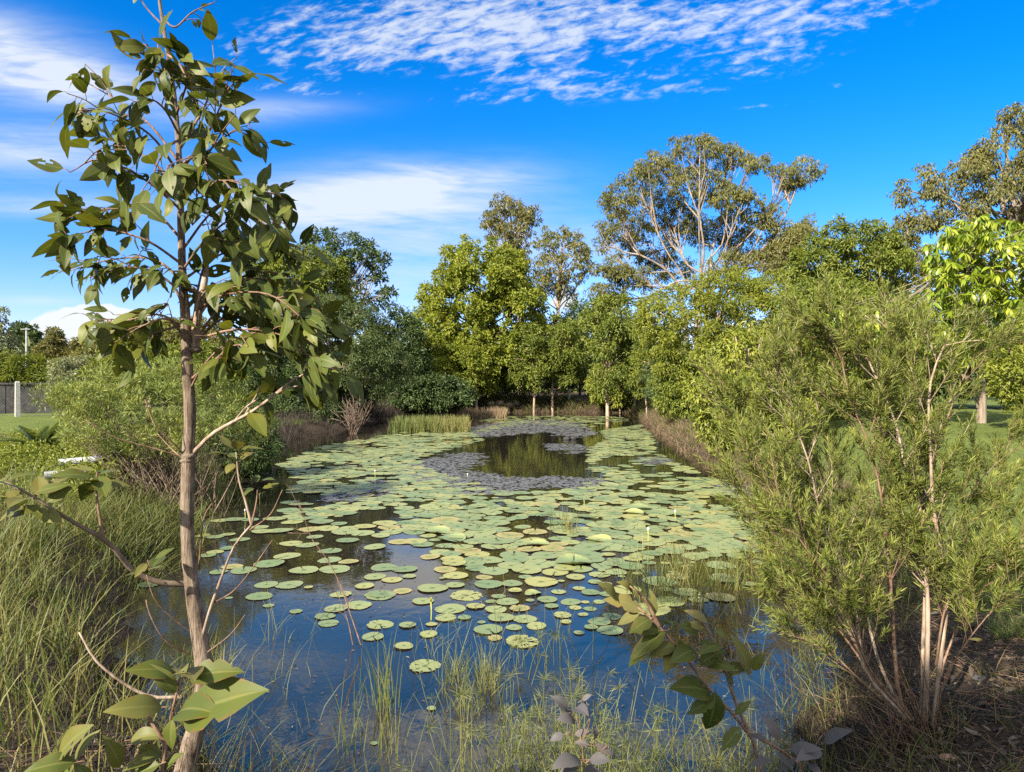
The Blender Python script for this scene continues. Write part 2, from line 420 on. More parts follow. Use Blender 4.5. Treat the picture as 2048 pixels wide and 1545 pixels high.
# ------------------------------------------------------------------ trees built of clumps
def crown(mb, rng, poly, Y, T, rc, ncl, per, L, wr=0.4, droop=0.2, tmpl=T_LEAF, gaps=(), squash=0.8, front=0.25, inset=0.45, minsep=0.5, cov=2.8):
    """fills the silhouette POLY (given as it is seen at distance Y) with leafy clumps spread through a depth of +-T metres"""
    poly = [tuple(map(float, p)) for p in poly]
    pa = np.array(poly); lo, hi = pa.min(0), pa.max(0)
    area = 0.5 * abs(np.dot(pa[:, 0], np.roll(pa[:, 1], 1)) - np.dot(pa[:, 1], np.roll(pa[:, 0], 1)))
    if cov: ncl = max(6, int(cov * area / (math.pi * (rc * .75) ** 2)))
    pts = []
    tries = 0
    emax = None
    cand = rng.uniform(lo, hi, (ncl * 60, 2))
    cand = cand[inpoly(cand, poly)]
    ed = edgedist(cand, poly); emax = max(ed.max(), 1)
    ok = ed > inset * rc * rng.uniform(0.3, 1.3, len(cand))
    cand, ed = cand[ok], ed[ok]
    cs = []
    for p, e in zip(cand, ed):
        if len(cs) >= ncl: break
        if any((p[0] - gx_) ** 2 + (p[1] - gy_) ** 2 < (gr + rc * .6) ** 2 for gx_, gy_, gr in gaps): continue
        th = T * math.sqrt(max(0.05, 1 - (1 - min(e / (emax * 0.8), 1)) ** 2))
        dep = -th * (rng.uniform(-1, 1) * (1 - front) + front)
        P = np.array([p[0], p[1], dep * F / Y])
        if any(np.sum((P - q) ** 2 * (1, 1, 0.5)) < (minsep * rc) ** 2 for q in cs[-120:]): continue
        cs.append(P)
    cs = np.array(cs)
    W = np.array([at(p[0], p[1], Y) + np.array([0, p[2] * Y / F, 0]) for p in cs])
    r = rc * Y / F * rng.uniform(0.65, 1.3, len(W))
    k = np.maximum((per * (r / (rc * Y / F)) ** 2).astype(int), 8)
    ci = np.repeat(np.arange(len(W)), k); n = len(ci)
    U = nrm(rng.normal(size=(n, 3))); U[:, 2] = np.where(rng.random(n) < 0.35, np.abs(U[:, 2]), U[:, 2])
    # small tufts inside each clump give the lumpy outline
    nt = 9
    tdir = nrm(rng.normal(size=(len(W), nt, 3)) + np.array([0, 0, .35]))
    ti = rng.integers(0, nt, n)
    td = tdir[ci, ti]
    rr = r[ci][:, None]
    P = W[ci] + td * rr * 0.72 * np.array([1, 1, squash]) + U * rr * 0.42 * rng.random((n, 1)) ** 0.5
    D = nrm(nrm(td + U) * 0.9 + rng.normal(size=(n, 3)) * 0.55 + np.array([0, 0, -droop * 2]))
    Nn = nrm(U + td + np.array([0, 0, 0.8]) + rng.normal(size=(n, 3)) * 0.5)
    l = L * rng.uniform(0.65, 1.3, n)
    clr = rng.uniform(-0.22, 0.22, len(W))[ci] + rng.uniform(-.12, .12, (len(W), nt))[ci, ti]
    put_leaves(mb, P, D, Nn, l, l * wr, tmpl, np.clip(rng.beta(2.2, 2.2, n) + clr, 0, 1))
    return W, r

def limbs(mb, rng, base_pts, W, nb, r0, rt=0.02, bend=0.35, sides=6):
    """trunk along base_pts (x,y,z,radius), then limbs from its upper part to NB of the clumps"""
    BP = spline(np.array(base_pts, float), 14)
    tube(mb, BP[:, :3], BP[:, 3], 8, rng.uniform(0.3, .7), .08, rng)
    sel = rng.permutation(len(W))[:nb]
    for j in sel:
        tgt = W[j]
        zs = BP[:, 2]
        # leave the trunk below the target
        hmax = zs[0] + (zs[-1] - zs[0]) * rng.uniform(0.45, 1.0)
        want = min(hmax, tgt[2] - 0.35 * np.linalg.norm(tgt[:2] - BP[-1, :2]))
        i = int(np.clip(np.argmin(np.abs(zs - want)), 4, 13))
        s = BP[i, :3]
        mid = s * 0.5 + tgt * 0.5 + np.array([0, 0, 1]) * np.linalg.norm(tgt - s) * rng.uniform(-0.1, 0.12) * bend * 3 + rng.normal(size=3) * 0.05 * np.linalg.norm(tgt - s)
        q1 = s * 0.75 + mid * 0.25 + np.array([0, 0, .06]) * np.linalg.norm(tgt - s)
        P = spline([s, q1, mid, tgt], 9)
        rs = min(BP[i, 3] * 0.62, r0)
        tube(mb, P, np.linspace(rs, rt, 9), sides, rng.uniform(.3, .7), .08, rng)

def tree(name, label, cat, seed, polys, Y, T, trunk, leafm, barkm, group=None, nb=30, r0=0.12, trunkless=False, base=None, **kw):
    """trunk: list of (px, py, radius_m[, dY]) from the ground up"""
    rng = np.random.default_rng(seed)
    tp = [(*at(t[0], t[1], Y + (t[3] if len(t) > 3 else 0)), t[2]) for t in trunk]
    bx, by = tp[0][0], tp[0][1]
    gz = hz(bx, by)
    if tp[0][2] > gz - 0.1: tp = [(bx, by, gz - 0.15, tp[0][3] * 1.15)] + tp
    root = empty(name, (bx, by, gz), label, cat, group)
    lm = MB(); W = []
    for pl in polys:
        opt = dict(kw); P = pl
        if isinstance(pl, dict): opt.update({k: v for k, v in pl.items() if k != 'poly'}); P = pl['poly']
        w_, r_ = crown(lm, rng, P, opt.pop('Y', Y), opt.pop('T', T), **opt)
        W.append(w_)
    W = np.concatenate(W)
    bm_ = MB()
    limbs(bm_, rng, tp, W, min(nb, len(W)), r0)
    bm_.build('trunk', barkm, root)
    lm.build('crown', leafm, root, smooth=False)
    return root, W

# 1 the big spreading gum
rng = np.random.default_rng(11)
YG = 60
gum = empty('gum_tree', (*at(1395, 800, YG)[:2], 0.9), 'tallest wide spreading gum tree with bare fanned limbs against the blue sky', 'tree')
lm = MB(); Ws = []
gcl = [(1392, 300, 48, 24), (1330, 335, 50, 30), (1455, 312, 44, 24), (1503, 325, 30, 18), (1560, 345, 20, 14), (1600, 345, 40, 24), (1575, 375, 30, 14),
       (1232, 402, 34, 24), (1275, 372, 34, 34), (1400, 372, 62, 38), (1335, 425, 54, 38), (1245, 455, 44, 34), (1470, 405, 44, 26), (1525, 430, 34, 20),
       (1455, 462, 54, 28), (1385, 470, 50, 28), (1300, 492, 54, 32), (1222, 530, 32, 24), (1262, 560, 44, 22), (1345, 540, 44, 22), (1502, 500, 44, 26),
       (1560, 470, 34, 20), (1605, 455, 20, 16), (1460, 535, 44, 22), (1203, 478, 16, 24), (1540, 520, 30, 24), (1212, 590, 40, 22), (1580, 500, 26, 22)]
tips = []
for (x, y, rx, ry) in gcl:
    th = np.linspace(0, 2 * math.pi, 13)[:-1]
    poly = [(x + rx * 1.15 * math.cos(t) * rng.uniform(.8, 1.15), y + ry * 1.2 * math.sin(t) * rng.uniform(.8, 1.15)) for t in th]
    dY = rng.uniform(-5, 4)
    if 440 < y < 520 and 1370 < x < 1470: dY = rng.uniform(1.5, 5)
    W_, r_ = crown(lm, rng, poly, YG + dY, 1.6, 12, int(rx * ry / 34) + 4, 62, 0.25, wr=.34, droop=.6, inset=.2, tmpl=T_LEAF, minsep=.5, cov=None)
    tips.append((at(x, y + ry * .4, YG + dY), W_))
bm_ = MB()
gb = lambda x, y, d=0: at(x, y, YG + d)
bases = [[(1392, 800), (1392, 640), (1390, 565), (1370, 520), (1345, 492)], [(1398, 800), (1400, 640), (1402, 550), (1408, 500), (1400, 440)],
         [(1402, 800), (1412, 640), (1420, 560), (1425, 500), (1440, 450)], [(1410, 800), (1440, 640), (1470, 555), (1510, 515), (1550, 470), (1580, 410)],
         [(1384, 800), (1370, 640), (1355, 570), (1325, 535), (1280, 510)], [(1405, 800), (1425, 640), (1450, 560), (1480, 500), (1500, 450)]]
bp = []
for k, b in enumerate(bases):
    dd = [0, -2, 2, 1, -1.5, -3][k]
    P = spline([gb(*q, dd * i / 4) for i, q in enumerate(b)], 16)
    P[0, 2] = 0.6
    tube(bm_, P, np.linspace(.22, .07, 16), 8, .6, .06, rng)
    bp.append(P)
allb = np.concatenate([p[6:] for p in bp])
for k_, (tp_, W_) in enumerate(tips):
    if k_ % 2 == 0:         # long fanned limb from low in the fork
        s0 = gb(rng.uniform(1378, 1428), rng.uniform(560, 610), -2.2)
        t0_ = tp_ + (0, -1.2, -.3); ln = np.linalg.norm(t0_ - s0)
        md = s0 * .5 + t0_ * .5 + np.array([0, -.4, -.07 * ln]) + rng.normal(size=3) * .035 * ln
        P = spline([s0, s0 * .8 + t0_ * .2 + np.array([0, 0, .03 * ln]), md, t0_], 14)
        tube(bm_, P, np.linspace(.10, .025, 14), 6, .7, .08, rng)
        for q in W_[:9]:
            s2 = P[rng.integers(7, 13)]; tube(bm_, spline([s2, s2 * .5 + q * .5 + rng.normal(size=3) * .2, q], 6), np.linspace(.04, .015, 6), 5, .6)
    cand = allb[(allb[:, 2] < tp_[2] + 0.3)]
    if len(cand) == 0: cand = allb
    s = cand[np.argmin(np.linalg.norm((cand - tp_) * (1, .6, 1), axis=1) + 0.3 * np.maximum(0, cand[:, 2] - tp_[2] + 2))]
    ln = np.linalg.norm(tp_ - s)
    P = spline([s, s * .6 + tp_ * .4 + np.array([0, 0, -.03 * ln]), tp_], 8)
    tube(bm_, P, np.linspace(.085, .04, 8), 6, .7, .05, rng)
    for q in W_[:14]:
        P2 = spline([P[rng.integers(3, 7)], tp_ * .45 + q * .55 + rng.normal(size=3) * .15, q], 6)
        tube(bm_, P2, np.linspace(.035, .015, 6), 5, .6)
bm_.build('trunk', B_GREY, gum)
lm.build('crown', M_GUM, gum, smooth=False)

# 2 the dense dome
tree('dome_tree', 'dense bright green dome shaped tree at the far end of the pond', 'tree', 21,
     [[(960, 478), (1000, 490), (1045, 520), (1060, 570), (1085, 600), (1095, 650), (1080, 690), (1095, 730), (1040, 770), (960, 785), (870, 775), (845, 730), (822, 690), (818, 640), (845, 610), (848, 570), (885, 545), (890, 500), (925, 480)]],
     54, 5.0, [(950, 800, .32), (955, 690, .26), (958, 600, .16)], M_DOME, B_BROWN, rc=19, ncl=125, per=200, L=.25, wr=.55, droop=.25, front=.35,
     gaps=((968, 572, 9), (925, 645, 6)), nb=55, r0=.12, inset=.35, cov=3.6)
# 3 and 4 tall thin gums behind
tree('gum_tree', 'narrow tall gum rising behind the right shoulder of the dome tree', 'tree', 31,
     [[(1015, 382), (1045, 402), (1082, 420), (1078, 460), (1060, 505), (1055, 560), (1020, 560), (1000, 505), (962, 475), (966, 440), (985, 405)]],
     66, 2.4, [(1042, 800, .25), (1040, 640, .2), (1030, 520, .14), (1020, 420, .06)], M_GUM2, B_PALE, cov=1.9, rc=11, ncl=88, per=52, L=.32, wr=.33, droop=.6, nb=45, r0=.07)
tree('gum_tree', 'thin gum with pale double trunk standing between dome tree and tallest gum', 'tree', 41,
     [[(1090, 452), (1120, 455), (1158, 462), (1168, 490), (1188, 525), (1180, 560), (1150, 575), (1160, 620), (1125, 590), (1085, 610), (1058, 560), (1052, 510), (1075, 480)]],
     62, 2.6, [(1112, 800, .2), (1115, 640, .16), (1122, 540, .1), (1125, 480, .05)], M_GUM, B_PALE, cov=1.8, rc=11, ncl=80, per=48, L=.30, wr=.33, droop=.6, nb=45, r0=.07)
# 5, 6 left back trees
tree('shade_tree', 'dark open branched tree behind the round bush left of the sky gap', 'tree', 51,
     [[(622, 462), (662, 455), (700, 468), (738, 478), (762, 505), (782, 515), (770, 560), (798, 590), (795, 625), (740, 620), (690, 600), (640, 560), (618, 510)]],
     60, 3, [(705, 800, .28), (700, 640, .22), (690, 560, .12)], M_DARK, B_GREY, cov=1.35, rc=12, ncl=95, per=55, L=.32, wr=.42, nb=50, r0=.09,
     gaps=((720, 545, 10), (750, 575, 9)))
tree('bushy_tree', 'yellowish bushy tree showing through the near sapling leaves on its right', 'tree', 61,
     [[(560, 505), (610, 495), (680, 515), (705, 560), (700, 640), (600, 680), (520, 660), (470, 600), (500, 530)]],
     44, 3, [(600, 800, .2), (600, 640, .14), (600, 560, .08)], M_MID, B_GREY, rc=15, ncl=90, per=120, L=.24, wr=.4, nb=30)
# 7 dark round bush on the left bank
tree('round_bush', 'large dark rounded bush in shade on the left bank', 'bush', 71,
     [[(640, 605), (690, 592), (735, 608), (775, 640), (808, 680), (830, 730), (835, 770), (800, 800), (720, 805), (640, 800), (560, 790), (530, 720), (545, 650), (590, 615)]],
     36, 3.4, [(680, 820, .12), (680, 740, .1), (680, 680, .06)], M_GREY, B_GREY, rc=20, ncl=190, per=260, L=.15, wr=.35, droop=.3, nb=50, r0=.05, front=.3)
tree('understory_bush', 'shaded thicket behind the feathery bush left of the round bush', 'bush', 73,
     [[(450, 690), (540, 660), (620, 680), (640, 800), (560, 815), (450, 810), (400, 760)]],
     33, 2.0, [(540, 830, .1), (540, 760, .08), (540, 720, .05)], M_DARK, B_GREY, rc=19, ncl=70, per=170, L=.17, wr=.4, nb=20)
tree('round_bush', 'small dark bush between the round bush and the dome tree', 'bush', 72,
     [[(800, 620), (850, 650), (860, 720), (880, 790), (800, 800), (760, 760), (770, 660)]],
     47, 2.5, [(815, 810, .12), (815, 740, .1), (815, 700, .06)], M_DARK, B_GREY, rc=18, ncl=50, per=140, L=.22, wr=.4, nb=14)
tree('dark_bush', 'low dark green shrub behind the reed bed on the far left bank', 'bush', 75,
     [[(770, 770), (800, 742), (870, 750), (930, 762), (960, 790), (940, 812), (850, 822), (780, 822)]],
     46, 1.5, [(860, 822, .06), (860, 800, .05), (860, 785, .03)], M_DARK, B_GREY, rc=14, ncl=60, per=120, L=.2, wr=.4, nb=20, r0=.02)
tree('dark_bush', 'low dark shrub on the left bank beside the bare twiggy shrub', 'bush', 76,
     [[(520, 800), (570, 775), (640, 785), (690, 800), (680, 840), (620, 852), (540, 862), (515, 840)]],
     32, 1.4, [(600, 858, .05), (600, 830, .04), (600, 815, .03)], M_DARK, B_GREY, rc=15, ncl=60, per=110, L=.14, wr=.4, nb=20, r0=.02)
# 8 slender trees on the far bank
G8 = 'slender trees along the far bank'
tree('slender_tree', 'slender young tree in front of the dome tree, the one nearest the reeds', 'tree', 81,
     [[(890, 690), (930, 665), (960, 690), (1000, 740), (990, 780), (945, 800), (890, 790), (850, 770), (860, 720)]],
     49.5, 1.8, [(953, 812, .09), (952, 760, .07), (945, 700, .04)], M_DOME, B_PALE, G8, rc=13, ncl=55, per=110, L=.2, wr=.42, nb=16, r0=.03)
tree('slender_tree', 'slender young tree with two close pale stems near the far bank middle', 'tree', 82,
     [[(1045, 655), (1080, 640), (1098, 690), (1105, 740), (1090, 780), (1050, 785), (1020, 760), (1028, 700)]],
     50.5, 1.6, [(1068, 815, .08), (1070, 760, .07), (1068, 690, .04)], M_MID, B_PALE, G8, rc=13, ncl=48, per=110, L=.2, wr=.42, nb=14, r0=.03)
tree('slender_tree', 'slender young tree with one straight trunk beside the brown far bank', 'tree', 83,
     [[(1100, 640), (1145, 640), (1170, 665), (1172, 720), (1150, 770), (1115, 775), (1085, 740), (1085, 680)]],
     51, 1.8, [(1105, 820, .10), (1105, 770, .08), (1110, 700, .05)], M_MID, B_PALE, G8, rc=13, ncl=55, per=110, L=.2, wr=.42, nb=14, r0=.03)
# understory at the far end
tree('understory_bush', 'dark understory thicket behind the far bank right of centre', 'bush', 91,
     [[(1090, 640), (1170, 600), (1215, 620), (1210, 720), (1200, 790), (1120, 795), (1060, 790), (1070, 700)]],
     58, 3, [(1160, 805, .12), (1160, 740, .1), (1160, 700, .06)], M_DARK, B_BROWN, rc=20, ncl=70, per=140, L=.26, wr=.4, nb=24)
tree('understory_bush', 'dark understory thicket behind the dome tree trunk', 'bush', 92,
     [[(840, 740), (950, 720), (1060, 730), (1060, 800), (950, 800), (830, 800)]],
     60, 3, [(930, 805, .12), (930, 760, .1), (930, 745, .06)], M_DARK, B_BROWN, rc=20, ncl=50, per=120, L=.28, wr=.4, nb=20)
# right bank thicket
tree('thicket_tree', 'leafy small tree at the right end of the far bank', 'tree', 101,
     [[(1165, 640), (1190, 605), (1240, 590), (1270, 610), (1285, 680), (1262, 760), (1225, 800), (1190, 785), (1180, 720)]],
     45, 2.2, [(1215, 815, .12), (1212, 740, .09), (1215, 680, .05)], M_MID, B_PALE, rc=16, ncl=75, per=130, L=.2, wr=.42, nb=26, r0=.05)
tree('wattle_bush', 'broad yellow green bush crowning the right bank', 'bush', 102,
     [[(1280, 605), (1330, 580), (1380, 556), (1440, 548), (1500, 548), (1560, 570), (1600, 620), (1590, 740), (1500, 800), (1400, 800), (1330, 790), (1285, 740), (1262, 670)]],
     30, 3.2, [(1440, 830, .10), (1430, 720, .08), (1430, 650, .05)], M_WATTLE, B_PALE, rc=17, ncl=250, per=150, L=.14, wr=.36, nb=60, r0=.035, front=.3)
for k, (x, yb, yt, Y, lab) in enumerate([(1243, 800, 640, 52, 'pale thin trunked sapling at the left end of the right bank stand'),
                                   (1264, 808, 630, 48, 'pale thin trunked sapling second along the right bank stand'),
                                   (1287, 815, 625, 43.5, 'pale thin trunked sapling in the middle of the right bank stand'),
                                   (1318, 825, 640, 38.5, 'pale thin trunked sapling right of the middle of the bank stand'),
                                   (1347, 832, 655, 35, 'pale thin trunked sapling at the right end of the bank stand')]):
    tree('thin_sapling', lab, 'sapling', 110 + k,
         [[(x - 26, yt + 50), (x - 8, yt), (x + 22, yt + 10), (x + 34, yt + 60), (x + 30, yb - 30), (x - 5, yb - 22), (x - 34, yb - 40)]],
         Y, 1.3, [(x + 6, yb, .05), (x, yb - 60, .045), (x - 4, yb - 110, .035), (x - 2, yt + 20, .02)], M_GREY if k % 2 else M_MID, B_WHITE, 'thin saplings on the right bank',
         cov=1.8, rc=12, ncl=42, per=90, L=.18, wr=.4, nb=16, r0=.022)
    o = bpy.data.objects[-1]
tree('leafy_bush', 'broad leaved yellow green bush low on the right bank', 'bush', 121,
     [[(1385, 720), (1430, 690), (1500, 640), (1560, 650), (1640, 690), (1650, 800), (1600, 880), (1500, 915), (1430, 900), (1385, 850), (1360, 790)]],
     17.5, 1.7, [(1500, 905, .05), (1495, 820, .04), (1490, 760, .03)], M_WATTLE, B_WHITE, rc=22, ncl=150, per=85, L=.115, wr=.5, nb=60, r0=.02, droop=.4, front=.3)
tree('leafy_bush', 'mid green thicket filling the right bank behind the shrub and before the lawn', 'bush', 122,
     [[(1540, 600), (1600, 575), (1660, 560), (1740, 585), (1800, 610), (1860, 640), (1880, 720), (1840, 790), (1760, 815), (1680, 830), (1600, 840), (1540, 800)]],
     21, 2.0, [(1660, 840, .07), (1660, 740, .06), (1660, 680, .04)], M_MID, B_BROWN, rc=22, ncl=150, per=120, L=.12, wr=.4, nb=40, r0=.03, droop=.3)
tree('leafy_bush', 'low yellow green bush at the corner of far and right bank', 'bush', 123,
     [[(1170, 770), (1195, 735), (1240, 725), (1290, 735), (1300, 790), (1260, 812), (1190, 812)]],
     50, 1.5, [(1240, 812, .05), (1240, 790, .04), (1240, 765, .03)], M_WATTLE, B_WHITE, rc=13, ncl=150, per=110, L=.2, wr=.42, nb=20, r0=.02, droop=.4)
tree('leafy_bush', 'green low bush round the feet of the right bank saplings', 'bush', 124,
     [[(1300, 740), (1340, 700), (1390, 700), (1440, 760), (1440, 850), (1390, 862), (1340, 838), (1305, 815)]],
     29, 1.2, [(1385, 855, .05), (1380, 810, .04), (1375, 780, .03)], M_MID, B_WHITE, rc=14, ncl=150, per=100, L=.13, wr=.42, nb=20, r0=.02, droop=.4)
# 11 behind right
tree('broad_tree', 'mid green broad tree beyond the right bank bushes', 'tree', 131,
     [[(1600, 500), (1640, 465), (1690, 436), (1735, 452), (1770, 470), (1800, 520), (1830, 600), (1800, 680), (1640, 690), (1560, 620), (1565, 540)]],
     46, 3.5, [(1690, 800, .25), (1690, 640, .2), (1690, 560, .1)], M_MID, B_BROWN, rc=16, ncl=150, per=130, L=.24, wr=.42, nb=50, r0=.08, gaps=((1715, 495, 12),))
tree('broad_tree', 'brownish open crowned tree right behind the broad green tree', 'tree', 132,
     [[(1560, 470), (1600, 455), (1620, 440), (1622, 470), (1600, 500), (1570, 560), (1520, 560), (1530, 500)], [(1770, 470), (1790, 447), (1820, 480), (1850, 560), (1840, 640), (1790, 620), (1780, 540)]],
     54, 2.5, [(1690, 800, .25), (1690, 640, .2), (1690, 560, .1)], M_GUM2, B_GREY, rc=13, ncl=60, per=70, L=.28, wr=.38, nb=40, r0=.06)
# 12 right edge gum
tree('gum_tree', 'brownish gum at the right edge, taller than the big leaved tree below it', 'tree', 141,
     [[(2060, 185), (2020, 215), (1985, 245), (1995, 290), (1955, 290), (1930, 330), (1885, 325), (1850, 330), (1800, 365), (1788, 400), (1795, 450), (1815, 480), (1870, 470), (1930, 480), (2048, 500), (2200, 480), (2250, 300), (2150, 180)]],
     31, 3.2, [(2080, 820, .26), (2070, 640, .22), (2045, 470, .16), (2000, 400, .1), (2060, 320, .06)], M_GUM2, B_GREY, cov=2.2, rc=17, ncl=170, per=100, L=.17, wr=.36, droop=.6, nb=60, r0=.08,
     gaps=((1985, 425, 16), (1900, 470, 10), (1880, 355, 6)))
# 15 dark hedge behind the lawn
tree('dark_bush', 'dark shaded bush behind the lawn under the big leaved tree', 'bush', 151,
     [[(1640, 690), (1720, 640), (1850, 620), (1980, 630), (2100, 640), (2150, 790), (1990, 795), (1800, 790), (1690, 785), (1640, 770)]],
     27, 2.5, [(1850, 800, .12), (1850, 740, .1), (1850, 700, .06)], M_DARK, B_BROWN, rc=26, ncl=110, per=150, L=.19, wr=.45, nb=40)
# 14 yellow green shrub right edge
tree('garden_shrub', 'glossy yellow green shrub at the right edge of the lawn', 'shrub', 161,
     [[(1975, 690), (2010, 640), (2048, 610), (2120, 620), (2200, 700), (2200, 840), (2060, 838), (2000, 815), (1968, 770)]],
     14, 1.2, [(2080, 850, .06), (2080, 780, .05), (2080, 720, .03)], M_WATTLE, B_BROWN, rc=22, ncl=110, per=130, L=.075, wr=.5, nb=40, r0=.02)
# far left trees
tree('far_tree', 'pale grey green tree cut by the left edge of the photo', 'tree', 171,
     [[(-60, 620), (5, 625), (18, 660), (45, 700), (40, 740), (-80, 740)]], 52, 2, [(-10, 790, .15), (-10, 720, .12), (-10, 680, .08)], M_HAZY, B_GREY, rc=13, ncl=50, per=90, L=.26, wr=.4, nb=20)
tree('far_tree', 'dark layered tree behind the utility pole', 'tree', 172,
     [[(22, 652), (60, 650), (85, 672), (100, 700), (60, 712), (30, 690)]], 76, 2, [(60, 790, .2), (60, 720, .15), (60, 680, .08)], M_DARK, B_GREY, rc=8, ncl=45, per=60, L=.4, wr=.4, nb=20)
tree('far_tree', 'yellowish tree under the white heaped cloud, left of the sapling', 'tree', 173,
     [[(95, 668), (120, 660), (140, 690), (170, 680), (210, 690), (225, 720), (150, 740), (85, 730)]], 66, 2, [(140, 790, .2), (140, 740, .15), (145, 710, .08)], M_GUM2, B_GREY, rc=9, ncl=75, per=70, L=.34, wr=.4, nb=20)
tree('far_tree', 'brown green tree half hidden by the low left leaves of the sapling', 'tree', 174,
     [[(170, 685), (220, 655), (290, 650), (360, 640), (440, 640), (470, 700), (380, 760), (240, 760), (180, 730)]], 40, 2.5, [(300, 790, .2), (300, 740, .15), (300, 710, .08)], M_GUM, B_GREY, rc=14, ncl=90, per=100, L=.22, wr=.4, nb=20)
tree('leafy_shrub', 'fresh green leafy shrub behind the feathery bush', 'shrub', 175,
     [[(200, 735), (230, 690), (300, 680), (370, 690), (440, 700), (500, 760), (420, 800), (260, 800), (190, 780)]], 19, 1.3, [(330, 870, .06), (330, 780, .05), (330, 740, .03)], M_MID, B_BROWN, rc=20, ncl=100, per=90, L=.12, wr=.45, nb=20, r0=.02)
tree('flowering_shrub', 'pale pinkish shrub at the end of the chain link fence', 'shrub', 176,
     [[(108, 770), (120, 730), (160, 712), (215, 715), (230, 770), (190, 812), (120, 812)]], 24, 1.0, [(165, 850, .05), (165, 790, .04), (165, 760, .03)], M_HAZY, B_BROWN, rc=12, ncl=75, per=90, L=.09, wr=.45, nb=16, r0=.02)
tree('palm_hedge', 'dark green garden hedge rising above the chain link fence', 'hedge', 177,
     [[(-120, 720), (-20, 705), (40, 712), (90, 722), (140, 730), (150, 765), (120, 770), (-120, 770)]], 34, 1.4, [(40, 830, .08), (40, 780, .06), (40, 750, .04)], M_MID, B_BROWN, rc=14, ncl=80, per=90, L=.22, wr=.22, nb=20)

# unseen tree added behind the camera to shade the near bank
rng = np.random.default_rng(7)
mbk = MB(); U = nrm(rng.normal(size=(15000, 3))); P = np.array([-2.0, -2.8, 4.1]) + U * np.array([1.3, 1.6, 0.8]) * rng.random((15000, 1)) ** .4
put_leaves(mbk, P, nrm(rng.normal(size=P.shape)), nrm(rng.normal(size=P.shape) + (0, 0, .6)), rng.uniform(.1, .2, len(P)), rng.uniform(.05, .1, len(P)), T_LEAF, rng.random(len(P)))
bt = empty('shade_tree', (-2.2, -2.8, .5), 'unseen leafy tree added behind the camera to shade the near bank', 'tree')
tb_ = MB(); tube(tb_, [(-2.2, -2.8, .3), (-2.15, -2.8, 2), (-2.2, -2.75, 3.6), (-2.2, -2.8, 4.6)], [.2, .16, .12, .06], 10); tb_.build('trunk', B_GREY, bt); mbk.build('crown', M_MID, bt, smooth=False)

# ------------------------------------------------------------------ a far off wood closing the horizon
rng = np.random.default_rng(5)
mb = MB()
n = 60000
ang = rng.uniform(-1.25, 1.25, n); R = rng.uniform(82, 120, n)
x = R * np.sin(ang); y = R * np.cos(ang)
top = 6.0 + 1.6 * np.sin(ang * 23) + 1.0 * np.sin(ang * 61 + 1)
z = 0.8 + top * rng.random(n) ** 0.8
P = np.stack([x, y, z], 1)
put_leaves(mb, P, nrm(rng.normal(size=(n, 3))), nrm(rng.normal(size=(n, 3)) + (0, -.5, .6)), rng.uniform(.7, 1.4, n), rng.uniform(.4, .7, n), T_LEAF, rng.random(n))
tag(mb.build('far_wood', M_WOODF, smooth=False), kind='stuff')

